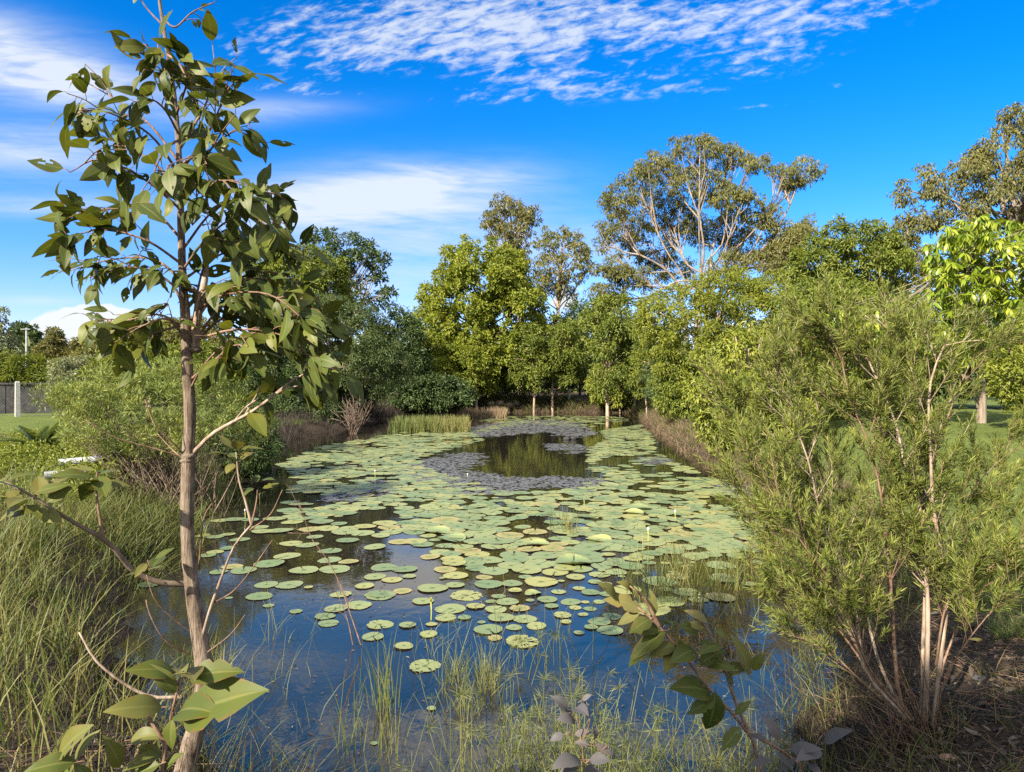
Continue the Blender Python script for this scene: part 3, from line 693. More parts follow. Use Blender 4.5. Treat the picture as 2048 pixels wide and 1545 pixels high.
# ------------------------------------------------------------------ large single leaves
def big_leaves(mb, rng, P, D, Nn, L, ratio=0.44, curl=(0.1, 1.1), fold=0.22, chew=0.5, nu=6, nv=10, petiole=0.0, rnd=None):
    n = len(P)
    D = nrm(np.asarray(D, float)); S = nrm(np.cross(D, Nn)); Nn = np.cross(S, D)
    u = np.linspace(-1, 1, nu + 1); t = np.linspace(0, 1, nv + 1)
    prof = np.sin(np.pi * np.clip(t, 0, 1) ** 0.82) ** 0.85 * (1 - 0.35 * t ** 3); prof /= prof.max(); prof[0] = 0.06; prof[-1] = 0.0
    c = rng.uniform(*curl, n)
    a = c[:, None] * t[None] ** 1.1
    ca = np.cumsum(np.cos(a), 1) - np.cos(a[:, :1]); sa = np.cumsum(np.sin(a), 1)
    ca /= nv; sa = (sa - sa[:, :1]) / nv
    L = np.broadcast_to(np.asarray(L, float), (n,))
    w = (ratio * rng.uniform(.85, 1.15, n) * L * .5)[:, None] * prof[None]
    # ragged insect chewed margin
    rag = 1 - (rng.random((n, nv + 1, 2)) < 0.10) * rng.uniform(0, .5, (n, nv + 1, 2)) * (rng.random((n, 1, 1)) < chew)
    side = np.where(u < 0, 0, 1)
    uu = u[None, None, :] * np.where(np.abs(u) > .9, 1, 1)[None, None, :] * rag[:, :, side]
    fo = rng.uniform(-.2, 1.0, n)[:, None, None] * fold
    wav = np.sin(t[None, :, None] * rng.uniform(6, 14, n)[:, None, None] + rng.uniform(0, 6, n)[:, None, None]) * .06 * np.abs(u)[None, None, :]
    x = uu * w[:, :, None]
    zoff = (np.abs(uu) * fo + wav) * w[:, :, None]
    y = (L[:, None] * ca)[:, :, None]; z = -(L[:, None] * sa)[:, :, None] + zoff
    V = P[:, None, None] + x[..., None] * S[:, None, None] + y[..., None] * D[:, None, None] + z[..., None] * Nn[:, None, None]
    k = (nu + 1) * (nv + 1)
    i, j = np.meshgrid(np.arange(nv), np.arange(nu), indexing='ij')
    q = np.stack([i * (nu + 1) + j, i * (nu + 1) + j + 1, (i + 1) * (nu + 1) + j + 1, (i + 1) * (nu + 1) + j], -1).reshape(-1, 4)
    Q = q[None] + (np.arange(n) * k)[:, None, None]
    keep = np.ones((n, nv, nu), bool)
    for h in range(n):
        if rng.random() < chew:
            for _ in range(rng.integers(1, 5)):
                ii, jj = rng.integers(1, nv), rng.integers(0, nu)
                keep[h, ii, jj] = False
                if rng.random() < .4: keep[h, min(ii + 1, nv - 1), jj] = False
                if rng.random() < .3 and jj in (0, 1): keep[h, ii, 0] = False
    Q = Q.reshape(n, nv, nu, 4)[keep]
    r = rng.beta(1.1, 1.3, n) if rnd is None else rnd
    mb.add(V.reshape(-1, 3), Q, np.repeat(r, k), np.broadcast_to(np.abs(u)[None, None, :], (n, nv + 1, nu + 1)).ravel())

def leafy_branch(root, rng, pts, r0, r1, nleaf, L, leafm, barkm, t0=0.3, parts=('branch', 'foliage'), ratio=.44, chew=.55, hang=.65, twigs=3, curl=(.1, 1.2), up=.15):
    """one branch of a sapling with its twigs and leaves; the foliage is a child of the branch"""
    P = spline(np.array(pts), 16)
    bb, lb = MB(), MB()
    tube(bb, P, np.linspace(r0, r1, 16), 6, rng.uniform(.3, .7), .06, rng)
    stems = [(P, t0)]
    ln = np.linalg.norm(P[-1] - P[0])
    for i in range(twigs):
        k = int(rng.integers(5, 14)); s = P[k]
        d = nrm(nrm(P[min(k + 2, 15)] - P[k - 1]) + rng.normal(size=3) * .75 * np.array([1, .8, .7]))
        l = ln * rng.uniform(.16, .36)
        Pt = spline([s, s + d * l * .5 + np.array([0, 0, .02 * l]), s + d * l - np.array([0, 0, .12 * l])], 7)
        tube(bb, Pt, np.linspace(max(r1, r0 * .45), r1 * .8, 7), 5, rng.uniform(.3, .7))
        stems.append((Pt, .25))
    lens = np.array([np.linalg.norm(s[0][-1] - s[0][0]) for s in stems]); pr = lens / lens.sum()
    cnt = rng.multinomial(nleaf, pr)
    for (Pt, ta), c in zip(stems, cnt):
        if c == 0: continue
        ts = np.sort(ta + (1 - ta) * rng.random(c) ** .75); ts[-1] = 1
        f = ts * (len(Pt) - 1); i = np.clip(f.astype(int), 0, len(Pt) - 2); fr = (f - i)[:, None]
        B = Pt[i] * (1 - fr) + Pt[i + 1] * fr
        ax = nrm(Pt[i + 1] - Pt[i])
        out = nrm(rng.normal(size=(c, 3)) + np.array([0, -.25, 0]))
        out = nrm(out - ax * np.sum(out * ax, 1, keepdims=True))
        D = nrm(ax * rng.uniform(.1, .8, (c, 1)) + out * .8 + np.array([0, 0, -1.0]) * rng.uniform(0, 2 * hang, (c, 1)) + np.array([0, 0, up]))
        pet = rng.uniform(.10, .25, c)[:, None] * L
        E_ = B + nrm(D + out * .5 + np.array([0, 0, .3])) * pet
        for b, e in zip(B, E_): tube(bb, [b, (b + e) / 2 + np.array([0, 0, .003]), e], [.0016, .0013, .001], 4, .9)
        Nn = nrm(rng.normal(size=(c, 3)) * .55 + np.array([-.1, -.35, .75]))
        big_leaves(lb, rng, E_, D, Nn, L * rng.uniform(.62, 1.22, c), ratio, curl, .25, chew)
    b = bb.build(parts[0], barkm, root)
    if lb.n: lb.build(parts[1], leafm, b)
    return b

# ------------------------------------------------------------------ the near sapling
rng = np.random.default_rng(77)
YS = 2.6
px3 = lambda x, y, d=0.0: at(x, y, YS + d)
sap = empty('sapling', (*px3(352, 1650)[:2], hz(*px3(352, 1650)[:2])), 'tall slim sapling with bare lower trunk and large drooping leaves, nearest tree on the left', 'sapling')
trk = [(345, 1700, 41), (352, 1610, 38), (368, 1545, 34), (396, 1440, 29), (409, 1360, 28), (402, 1290, 27), (386, 1190, 23.5), (376, 1090, 21), (374, 1000, 20.5), (377, 925, 20.5), (376, 905, 19), (380, 830, 18.5), (375, 740, 17.5),
       (371, 640, 15), (365, 550, 12.5), (362, 450, 11), (359, 330, 9), (351, 220, 8), (341, 140, 7.5), (328, 60, 6), (319, 0, 5), (312, -80, 4)]
TP = spline([(*px3(x, y), r * .61 / F * YS) for x, y, r in trk], 90)
mb = MB(); tube(mb, TP[:, :3], TP[:, 3] * (1 + rng.normal(0, .018, 90)), 18, .5, .05, rng)
for (x, y, r) in [(379, 912, 21.5), (374, 922, 21), (374, 575, 16), (384, 580, 14), (391, 700, 20)]:      # knots
    p = px3(x, y, -.004); tube(mb, [p - (0, 0, .012), p, p + (0, 0, .012)], np.array([.5, 1, .5]) * r * .68 / F * YS, 10, .3, .1, rng)
mb.build('trunk', B_SAP, sap)
# the trunk's twin leader
sb = lambda pts, **k: leafy_branch(sap, rng, [px3(*p) for p in pts], **k)
BR = [ # points (px, px, depth), leaves
 ([(362, 330), (300, 250, .05), (240, 205, .1), (165, 160, .15)], 12), ([(360, 350), (300, 270, -.1), (215, 225, -.15), (150, 222, -.2)], 16),
 ([(360, 380), (300, 320, .1), (220, 280, .15), (160, 262, .2)], 16), ([(362, 420), (290, 360, -.1), (200, 320, -.2), (140, 345, -.25)], 15),
 ([(364, 480), (300, 420, .1), (200, 420, .15), (118, 425, .2)], 16), ([(366, 530), (290, 480, -.12), (200, 460, -.15), (130, 480, -.2)], 15),
 ([(370, 570), (310, 520, .1), (220, 520, .2), (130, 545, .25)], 15), ([(372, 640), (345, 570, -.05), (270, 535, -.1), (180, 555, -.15)], 13),
 ([(374, 660), (320, 630, .05), (260, 640, .08), (205, 655, .1)], 11), ([(375, 690), (340, 640, -.1), (290, 650, -.15), (230, 685, -.15)], 9),
 ([(359, 300), (400, 230, .1), (430, 160, .15), (425, 90, .2)], 9), ([(360, 345), (420, 260, -.1), (455, 180, -.15), (495, 150, -.2)], 10),
 ([(361, 380), (420, 300, .1), (480, 260, .15), (530, 290, .2)], 13), ([(362, 400), (410, 320, -.15), (440, 270, -.2), (470, 230, -.25)], 11),
 ([(364, 450), (400, 400, -.2), (440, 360, -.3), (480, 400, -.35)], 14), ([(365, 500), (430, 420, .05), (520, 385, .1), (575, 400, .12)], 20),
 ([(366, 540), (420, 470, -.15), (490, 430, -.2), (560, 470, -.25)], 18), ([(368, 560), (440, 510, .1), (530, 480, .2), (610, 500, .25)], 18),
 ([(385, 660), (400, 560, .05), (430, 480, .1), (470, 450, .1)], 16), ([(388, 690), (405, 590, -.05), (480, 560, -.1), (560, 560, -.1)], 18),
 ([(392, 640), (450, 570, .1), (550, 545, .2), (640, 600, .25)], 20), ([(395, 620), (450, 590, -.15), (540, 590, -.2), (620, 650, -.25)], 20),
 ([(380, 700), (440, 640, .1), (500, 640, .15), (570, 700, .2)], 22), ([(385, 690), (450, 610, .05), (540, 610, .1), (640, 660, .12)], 20), ([(390, 680), (470, 660, -.1), (560, 670, -.15), (640, 730, -.2)], 16), ([(372, 650), (330, 660, .05), (300, 680, .1), (260, 720, .1)], 9), ([(384, 640), (430, 600, .2), (480, 580, .25), (520, 620, .3)], 16), ([(381, 760), (430, 720, -.1), (480, 690, -.15), (540, 740, -.18)], 15),
 ([(358, 270), (330, 220, -.1), (300, 200, -.15), (280, 230, -.15)], 9), ([(352, 230), (370, 180, -.15), (375, 150, -.2), (365, 120, -.2)], 13),
 ([(340, 140), (310, 110, .05), (290, 90, .05), (268, 85, .05)], 6), ([(335, 110), (360, 130, -.1), (385, 190, -.15), (395, 210, -.18)], 9),
 ([(345, 200), (330, 150, -.15), (320, 110, -.2), (315, 90, -.2)], 10), ([(356, 280), (330, 300, -.2), (310, 340, -.25), (300, 380, -.28)], 10),
 ([(362, 400), (350, 350, -.25), (340, 330, -.3), (330, 360, -.32)], 8), ([(360, 330), (400, 310, -.25), (410, 330, -.3), (420, 380, -.3)], 10)]
for pts, nl in BR:
    sb(pts, r0=.0056, r1=.0018, nleaf=int(nl * (1.25 if pts[0][1] < 450 else 1.75)), L=.114, leafm=M_SAP, barkm=B_TWIG)
sb([(380, 780), (405, 735, -.05), (450, 690, -.1), (525, 660, -.12)], r0=.005, r1=.002, nleaf=10, L=.11, leafm=M_SAP, barkm=B_TWIG, t0=.7, twigs=2)
sb([(325, 35), (350, 55, .0), (385, 25, .05), (430, 5, .1)], r0=.004, r1=.0018, nleaf=5, L=.05, leafm=M_SAP, barkm=B_TWIG, t0=.6, twigs=2)
sb([(325, 50), (305, 30), (285, 5), (262, -40)], r0=.004, r1=.002, nleaf=5, L=.07, leafm=M_SAP, barkm=B_TWIG, t0=.6, twigs=1)
sb([(388, 905), (430, 865, -.05), (510, 820, -.1), (592, 757, -.12), (640, 742, -.12), (690, 735, -.12)], r0=.0085, r1=.003, nleaf=24, L=.135, leafm=M_SAP, barkm=B_WHITE, t0=.78, twigs=4, hang=.9)
# thick pale side limb beside the trunk
P = spline([px3(391, 705), px3(394, 645), px3(404, 590), px3(412, 540, .03), px3(408, 480, .08)], 16); mb = MB(); tube(mb, P, np.linspace(.017, .009, 16), 8, .8, .06, rng); mb.build('branch', B_WHITE, sap)
# low branch reaching left with its leaf rosettes
Lb = spline([px3(372, 1168), px3(320, 1165, -.05), px3(265, 1140, -.1), px3(215, 1085, -.18), px3(130, 1035, -.25), px3(60, 990, -.3), px3(10, 965, -.3)], 26)
mb = MB(); tube(mb, Lb, np.linspace(.012, .0035, 26), 8, .35, .06, rng); lowb = mb.build('branch', B_BROWN, sap)
def rosette(par, c, n, L, spread=1.0, leafm=M_SAPY, axis=(0, 0, 1), chew=.3, ratio=.5, curl=(.1, .8)):
    lb = MB(); ax = nrm(np.array(axis, float))
    ph = rng.uniform(0, 6.28) + np.arange(n) * 2.4
    e1 = nrm(np.cross(ax, (0.2, 1, .1))); e2 = np.cross(ax, e1)
    out = np.cos(ph)[:, None] * e1 + np.sin(ph)[:, None] * e2
    el = rng.uniform(-.5, .9, n)[:, None] / spread
    D = nrm(out + ax * el); Nn = nrm(ax - out * el + rng.normal(size=(n, 3)) * .3 + (0, -.35, .2))
    Pp = np.asarray(c) + D * .02 - ax * np.linspace(0, .05, n)[:, None]
    big_leaves(lb, rng, Pp, D, Nn, L * rng.uniform(.6, 1.15, n), ratio, curl, .25, chew)
    return lb.build('foliage', leafm, par)
rosette(lowb, px3(60, 985, -.3), 7, .12); rosette(lowb, px3(85, 1000, -.3), 5, .11, axis=(.3, -.3, .8)); rosette(lowb, px3(10, 965, -.3), 5, .12)
Ub = spline([px3(208, 1082, -.18), px3(200, 1040, -.2), px3(193, 985, -.2), px3(194, 945, -.2)], 12)
mb = MB(); tube(mb, Ub, np.linspace(.006, .003, 12), 6, .6); ub = mb.build('branch', B_TWIG, sap); rosette(ub, px3(195, 945, -.2), 8, .135)
Tb = spline([px3(365, 1170, -.1), px3(330, 1145, -.15), px3(305, 1140, -.18), px3(295, 1120, -.18)], 10)
mb = MB(); tube(mb, Tb, np.linspace(.005, .0025, 10), 6, .3); tb = mb.build('branch', B_BROWN, sap); rosette(tb, px3(300, 1120, -.18), 6, .085)
# pale branch forking up on the right side of the trunk
for pts, r, ro in [([(402, 1285), (420, 1220, -.05), (445, 1150, -.08), (470, 1090, -.1), (503, 1050, -.1)], .0075, None), ([(503, 1050, -.1), (490, 1000, -.1), (478, 960, -.1), (472, 905, -.1)], .005, (472, 900, 9, .10)),
                   ([(503, 1050, -.1), (512, 1010, -.1), (515, 980, -.1)], .004, (515, 965, 6, .065)), ([(500, 1060, -.1), (540, 1030, -.12), (565, 980, -.15)], .003, None),
                   ([(430, 1205, -.05), (470, 1180, -.1), (510, 1130, -.15), (545, 1080, -.15)], .003, None), ([(398, 1140, .05), (402, 1080, .08), (410, 1030, .1), (430, 1000, .1)], .004, None),
                   ([(408, 1310, 0), (460, 1270, -.1), (490, 1230, -.15)], .0028, None), ([(390, 1270, 0), (350, 1240, -.05), (310, 1200, -.1), (293, 1150, -.1)], .0035, None), ([(380, 1310, -.02), (330, 1280, -.1), (300, 1230, -.14), (292, 1200, -.14)], .004, None),
                   ([(372, 915, 0), (350, 890, -.05), (310, 850, -.1), (290, 800, -.1)], .0035, None), ([(370, 915, 0), (300, 895, -.05), (230, 875, -.1), (170, 840, -.15)], .003, None), ([(372, 922), (345, 900, .05), (315, 868, .1)], .004, None),
                   ([(362, 1395, -.1), (290, 1390, -.15), (200, 1330, -.2), (158, 1265, -.2)], .007, None)]:
    P = spline([px3(*p) for p in pts], 12); mb = MB(); tube(mb, P, np.linspace(r, r * .45, 12), 6, .6, .05, rng)
    b = mb.build('branch', B_WHITE if r > .0045 else B_TWIG, sap)
    if ro: rosette(b, px3(ro[0], ro[1], -.1), ro[2], ro[3], leafm=M_SAPY)

# ------------------------------------------------------------------ young plants with large leaves in front
def seedling(name, label, cat, stems, leaves, Y, leafm=M_SAPY, barkm=B_TWIG, gz=None, ratio=.44, r=.006):
    """leaves: (px, py of the base, px, py of the tip, tone, facing)"""
    b0 = at(*stems[0][0][:2], Y)
    root = empty(name, (b0[0], b0[1], hz(b0[0], b0[1]) if gz is None else gz), label, cat)
    sm, lm = MB(), MB()
    for st in stems:
        P = [at(p[0], p[1], Y + (p[2] if len(p) > 2 else 0)) for p in st]
        tube(sm, spline(P, 14), np.linspace(r, r * .5, 14), 6, .6, .06, rng)
    for lf in leaves:
        x0, y0, x1, y1 = lf[:4]; tone = lf[4] if len(lf) > 4 else rng.random(); fac = lf[5] if len(lf) > 5 else 0
        d0, d1 = rng.uniform(-.03, .03), rng.uniform(-.10, .04)
        a, b = at(x0, y0, Y + d0), at(x1, y1, Y + d1)
        D = b - a; Ln = np.linalg.norm(D)
        Nn = nrm(np.array([rng.normal() * .3, -.6 + fac, .8]))
        cu = rng.uniform(.5, 1.15)
        Dn = nrm(nrm(D) + Nn * cu * .45)
        Nn = nrm(Nn - Dn * np.dot(Nn, Dn))
        big_leaves(lm, rng, a[None], Dn[None], Nn[None], np.array([Ln * 1.08]), ratio, (cu, cu + .01), .3, .35, 8, 14, rnd=np.array([tone]))
        tube(sm, [a - nrm(D) * .02, a], [.0018, .0014], 4, .6)
    sm.build('stem', barkm, root); lm.build('foliage', leafm, root)
    return root
seedling('young_plant', 'young plant with long curved leaves in front of the sapling trunk at bottom', 'plant',
  [[(318, 1640), (325, 1545), (337, 1460), (350, 1400), (360, 1355)], [(333, 1490), (300, 1440), (290, 1420)]],
  [(352, 1345, 262, 1333, .5), (352, 1385, 308, 1335, .6), (378, 1355, 482, 1343, .35), (368, 1440, 497, 1368, .4), (323, 1415, 212, 1421, .7), (358, 1425, 415, 1405, .3), (345, 1440, 342, 1500, .5),
   (365, 1425, 375, 1460, .35), (262, 1480, 322, 1468, .7), (320, 1510, 250, 1535, .6), (322, 1515, 275, 1490, .6), (330, 1540, 362, 1505, .4), (318, 1530, 250, 1560, .3), (365, 1340, 390, 1328, .9), (240, 1535, 222, 1480, .6), (362, 1345, 360, 1330, .8)], 1.85)
seedling('young_plant', 'low young plant with upright pale leaves in the bottom left corner', 'plant',
  [[(150, 1640), (152, 1560), (150, 1520)]], [(118, 1512, 165, 1452, .7), (150, 1520, 193, 1462, .65), (150, 1525, 48, 1540, .3), (155, 1525, 120, 1560, .5), (152, 1530, 190, 1570, .5), (110, 1530, 70, 1525, .9)], 1.75)
seedling('chewed_plant', 'leaning plant with chewed and browning leaves over the water at lower right', 'plant',
  [[(1520, 1640), (1512, 1500), (1475, 1440), (1425, 1385), (1370, 1315), (1318, 1252), (1275, 1215)], [(1505, 1480), (1470, 1400), (1440, 1310), (1405, 1245), (1380, 1222)], [(1318, 1252), (1290, 1200), (1260, 1172)],
   [(1370, 1315), (1320, 1300), (1300, 1290)], [(1490, 1460), (1560, 1500), (1600, 1530)]],
  [(1235, 1200, 1202, 1163, .8), (1285, 1222, 1208, 1198, .95), (1278, 1228, 1235, 1248, .9), (1300, 1240, 1262, 1262, .6), (1305, 1235, 1308, 1180, .8), (1265, 1185, 1243, 1160, .8), (1270, 1190, 1275, 1165, .7),
   (1330, 1250, 1345, 1225, .4), (1320, 1262, 1262, 1262, .3), (1330, 1265, 1265, 1318, .35), (1310, 1280, 1258, 1332, .2), (1350, 1290, 1300, 1312, .7), (1350, 1300, 1330, 1345, .8), (1360, 1280, 1365, 1312, .3), (1360, 1255, 1395, 1268, .2),
   (1415, 1245, 1372, 1218, 1.0), (1405, 1258, 1378, 1245, .95), (1425, 1270, 1388, 1252, .9), (1430, 1262, 1458, 1280, .6), (1390, 1300, 1345, 1320, .4), (1400, 1330, 1452, 1298, .2), (1400, 1320, 1470, 1340, .35), (1440, 1320, 1420, 1290, .25), (1445, 1345, 1500, 1330, .6), (1500, 1350, 1475, 1272, .7),
   (1420, 1385, 1350, 1370, .3), (1430, 1400, 1375, 1428, .3), (1430, 1385, 1415, 1465, .1, -.3), (1455, 1420, 1420, 1402, .5), (1470, 1430, 1500, 1400, .4), (1450, 1345, 1475, 1375, .3), (1400, 1375, 1362, 1390, .8), (1480, 1455, 1445, 1500, .3), (1395, 1290, 1425, 1282, .3), (1505, 1340, 1522, 1310, .6), (1440, 1290, 1400, 1300, .5)], 2.35, r=.0075)
seedling('grey_plant', 'small pinkish grey leaved plant in front of the central sedge clump', 'plant',
  [[(1165, 1640), (1168, 1545), (1162, 1480), (1150, 1420)], [(1163, 1490), (1180, 1440), (1172, 1400)], [(1167, 1530), (1200, 1505), (1215, 1490)]],
  [(1135, 1420, 1108, 1392, .4), (1140, 1425, 1165, 1400, .5), (1150, 1440, 1125, 1430, .4), (1128, 1470, 1100, 1482, .3), (1150, 1470, 1185, 1465, .6), (1175, 1490, 1150, 1485, .7), (1190, 1490, 1225, 1508, .8), (1160, 1520, 1120, 1510, .3), (1180, 1520, 1220, 1520, .4), (1155, 1535, 1120, 1545, .3),
   (1165, 1400, 1180, 1390, .5), (1165, 1545, 1205, 1550, .4), (1188, 1480, 1195, 1455, .6)], 2.25, M_GREYPL, B_TWIG, r=.003, ratio=.5)
seedling('grey_plant', 'small grey leaved plant at the muddy edge right of the leaning plant', 'plant',
  [[(1600, 1620), (1602, 1545), (1625, 1500), (1645, 1470)], [(1602, 1545), (1590, 1500), (1560, 1480)]],
  [(1650, 1485, 1685, 1455, .3), (1580, 1500, 1640, 1495, .4), (1560, 1480, 1540, 1440, .6), (1555, 1505, 1585, 1540, .2), (1590, 1520, 1555, 1545, .2), (1620, 1530, 1640, 1545, .9), (1540, 1520, 1500, 1530, .3), (1530, 1480, 1500, 1470, .4), (1640, 1500, 1600, 1512, .5)], 2.3, M_GREYPL, B_TWIG, r=.003, ratio=.4)

# ------------------------------------------------------------------ sprays of twigs with narrow leaves
def spray(root, rng, stems, r0, nsub, sublen, ntwig, twlen, L, wr, perleaf, leafm, barkm, upw=.35, spread=.8, t0=.25, fan=(0, 0, 0), droop=0.0, tips=True, seedheads=None):
    for st in stems:
        P = spline(np.array(st['pts']), 22)
        sm, lm = MB(), MB()
        R = np.linspace(st.get('r', r0), st.get('r', r0) * .22, 22)
        tube(sm, P, R, 7, rng.uniform(.3, .7), .07, rng)
        TS, TD, TL = [], [], []
        ns = st.get('n', nsub); ta = st.get('t0', t0)
        for i in range(ns):
            t = ta + (1 - ta) * (i + rng.random()) / ns
            k = int(min(t * 21, 20)); s = P[k]; ax = nrm(P[k + 1] - P[k])
            o = nrm(rng.normal(size=3) + np.array(fan)); o = nrm(o - ax * np.dot(o, ax))
            d = nrm(ax * rng.uniform(.5, 1.1) + o * spread * rng.uniform(.6, 1.2) + np.array([0, 0, upw]))
            l = sublen * (1.05 - .55 * t) * rng.uniform(.6, 1.25)
            e = s + d * l + np.array([0, 0, (.12 - droop) * l])
            Pt = spline([s, s + d * l * .5, e], 8)
            tube(sm, Pt, np.linspace(R[k] * .5, .0012, 8), 4, rng.uniform(.4, .9))
            for j in range(ntwig):
                tt = rng.uniform(.25, 1.0); kk = int(min(tt * 7, 6)); s2 = Pt[kk]; a2 = nrm(Pt[kk + 1] - Pt[kk])
                o2 = nrm(rng.normal(size=3)); d2 = nrm(a2 * 1.0 + o2 * .55 + np.array([0, 0, .2 - droop]))
                TS.append(s2); TD.append(d2); TL.append(twlen * rng.uniform(.5, 1.25))
            TS.append(Pt[3]); TD.append(nrm(Pt[-1] - Pt[3])); TL.append(np.linalg.norm(Pt[-1] - Pt[3]) + .03)
        TS.append(P[-4]); TD.append(nrm(P[-1] - P[-4])); TL.append(np.linalg.norm(P[-1] - P[-4]) + .1)
        TS, TD, TL = np.array(TS), nrm(np.array(TD)), np.array(TL)
        for s, d, l in zip(TS, TD, TL): tube(sm, [s, s + d * l * .5, s + d * l], [.0016, .0012, .0006], 3, .8, cap=False)
        n = np.maximum((TL / twlen * perleaf).astype(int), 4); ci = np.repeat(np.arange(len(TS)), n); m_ = len(ci)
        tq = rng.random(m_) ** .8
        B = TS[ci] + TD[ci] * (TL[ci] * tq)[:, None]
        o = rng.normal(size=(m_, 3)); o = nrm(o - TD[ci] * np.sum(o * TD[ci], 1, keepdims=True))
        ang = rng.uniform(.45, 1.15, m_)[:, None] * (1.1 - .5 * tq[:, None])
        D = TD[ci] * np.cos(ang) + o * np.sin(ang)
        Nn = nrm(TD[ci] + rng.normal(size=(m_, 3)) * .6 + np.array([0, -.2, .5]))
        l = L * rng.uniform(.6, 1.25, m_)
        cl = rng.uniform(-.25, .25, len(TS))[ci] + .25 * (tq - .5)
        put_leaves(lm, B, D, Nn, l, l * wr, T_NARROW, np.clip(rng.beta(2, 2, m_) + cl, 0, 1))
        so_ = sm.build('stem', barkm, root)
        lm.build('foliage', leafm, so_, smooth=False)
        if seedheads:
            hm = MB()
            for s, d, l in zip(TS, TD, TL):
                if rng.random() < seedheads:
                    q = 26; Bp = np.repeat((s + d * l * .75)[None], q, 0) + d * rng.uniform(-.02, .02, (q, 1))
                    Dr = rng.normal(size=(q, 3)); put_leaves(hm, Bp, nrm(Dr), nrm(rng.normal(size=(q, 3))), np.full(q, .016), np.full(q, .003), T_DIAMOND, np.full(q, .8))
            if hm.n: hm.build('seed_head', M_DEAD, so_)

rng = np.random.default_rng(303)
YB = 3.3
pb = lambda x, y, d=0.0: at(x, y, YB + d)
bgz = hz(*pb(1862, 1440)[:2])
bush = empty('narrow_leaved_shrub', (*pb(1855, 1440)[:2], bgz), 'large many stemmed shrub with fine narrow leaves filling the right foreground', 'shrub')
RB = [  # (points px,px,depth), radius, side shoots, first shoot
 ([(1866, 1450), (1881, 1316), (1893, 1200), (1881, 1104), (1866, 1008), (1862, 930), (1858, 788), (1881, 695), (1900, 662), (1968, 648)], .017, 20, .3),
 ([(1850, 1440), (1852, 1393), (1856, 1220), (1847, 1104), (1835, 988), (1808, 930), (1795, 858), (1750, 750), (1730, 706), (1691, 621), (1640, 590), (1600, 575)], .016, 28, .3),
 ([(1845, 1440, .1), (1846, 1300, .1), (1850, 1150, .15), (1842, 1000, .15), (1842, 880, .15), (1827, 757, .2), (1804, 672, .2), (1773, 605, .2), (1745, 555, .25)], .014, 26, .35),
 ([(1825, 1440), (1800, 1400), (1789, 1297), (1781, 1162), (1766, 1027), (1758, 969), (1735, 880), (1700, 800), (1680, 700), (1650, 620), (1610, 560)], .013, 28, .3),
 ([(1815, 1440, -.05), (1739, 1358, -.1), (1720, 1297, -.1), (1712, 1200, -.1), (1685, 1131, -.1), (1646, 1050, -.1), (1617, 924, -.1), (1590, 850, -.1), (1560, 760, -.1), (1530, 690, -.1)], .012, 28, .25),
 ([(1815, 1440, .1), (1760, 1330, .2), (1725, 1200, .3), (1690, 1080, .3), (1660, 960, .35), (1640, 830, .4), (1600, 730, .4), (1571, 648, .4)], .012, 26, .3),
 ([(1810, 1440, .0), (1730, 1330, .0), (1680, 1220, .1), (1620, 1120, .1), (1560, 1020, .1), (1520, 930, .1), (1495, 850, .1), (1450, 770, .1)], .011, 26, .3),
 ([(1800, 1430, .2), (1700, 1290, .3), (1620, 1180, .4), (1560, 1100, .5), (1500, 1010, .5), (1462, 940, .5)], .009, 18, .35),
 ([(1820, 1440, -.15), (1740, 1340, -.3), (1700, 1240, -.4), (1660, 1160, -.45), (1600, 1080, -.5), (1560, 1000, -.5), (1540, 900, -.5)], .009, 20, .3),
 ([(1810, 1440, .1), (1720, 1360, .1), (1650, 1290, .2), (1590, 1230, .2), (1530, 1180, .2)], .007, 11, .35),
 ([(1868, 1450, .1), (1880, 1350, .2), (1920, 1240, .3), (1960, 1130, .3), (1990, 1030, .35), (2010, 940, .4)], .009, 16, .35),
 ([(1872, 1330, 0), (1893, 1210, -.05), (1940, 1170, -.1), (2000, 1120, -.15), (2070, 1080, -.2)], .008, 12, .3),
 ([(1870, 1450, -.1), (1890, 1360, -.2), (1930, 1290, -.25), (1985, 1220, -.3), (2060, 1130, -.3)], .006, 9, .5),
 ([(1856, 1220, .1), (1880, 1080, .2), (1930, 1000, .3), (1980, 940, .35), (2050, 880, .4)], .007, 13, .3),
 ([(1862, 930, 0), (1890, 850, .05), (1925, 760, .1), (1960, 700, .1), (2040, 640, .1)], .007, 10, .3),
 ([(1842, 1000, .2), (1800, 880, .3), (1780, 800, .35), (1800, 700, .35), (1830, 620, .4)], .007, 14, .2)]
for k, (pts, r, ns, ta) in enumerate(RB):
    r *= .78; ns = int(ns * 1.35); pts = [(p[0], p[1] + max(0, 720 - p[1]) * .45, *p[2:]) for p in pts]
    spray(bush, rng, [dict(pts=[pb(*p) for p in pts], r=r, n=ns, t0=ta)], r, ns, .36, 6, .14, .042, .085, 36, M_BOTTLE, B_WHITE if k in (0, 1, 2, 4, 5) else B_TWIG,
          upw=.25, spread=.75, fan=(-.25, 0, 0), seedheads=.02 if k in (4, 5, 6, 3) else None)
# suckers and dry shoots at its foot
mb = MB()
for _ in range(90):
    b = pb(rng.uniform(1770, 1880), 1440, rng.uniform(-.1, .15)); b[2] = hz(b[0], b[1]) - .02
    d = nrm(np.array([rng.normal(-.35, .5), rng.normal(-.1, .5), rng.uniform(.4, 1.3)])); l = rng.uniform(.1, .55)
    tube(mb, spline([b, b + d * l * .5, b + d * l + (0, 0, -.05 * l)], 6), np.linspace(rng.uniform(.002, .006), .0008, 6), 5, rng.random())
mb.build('sucker', B_TWIG, bush)

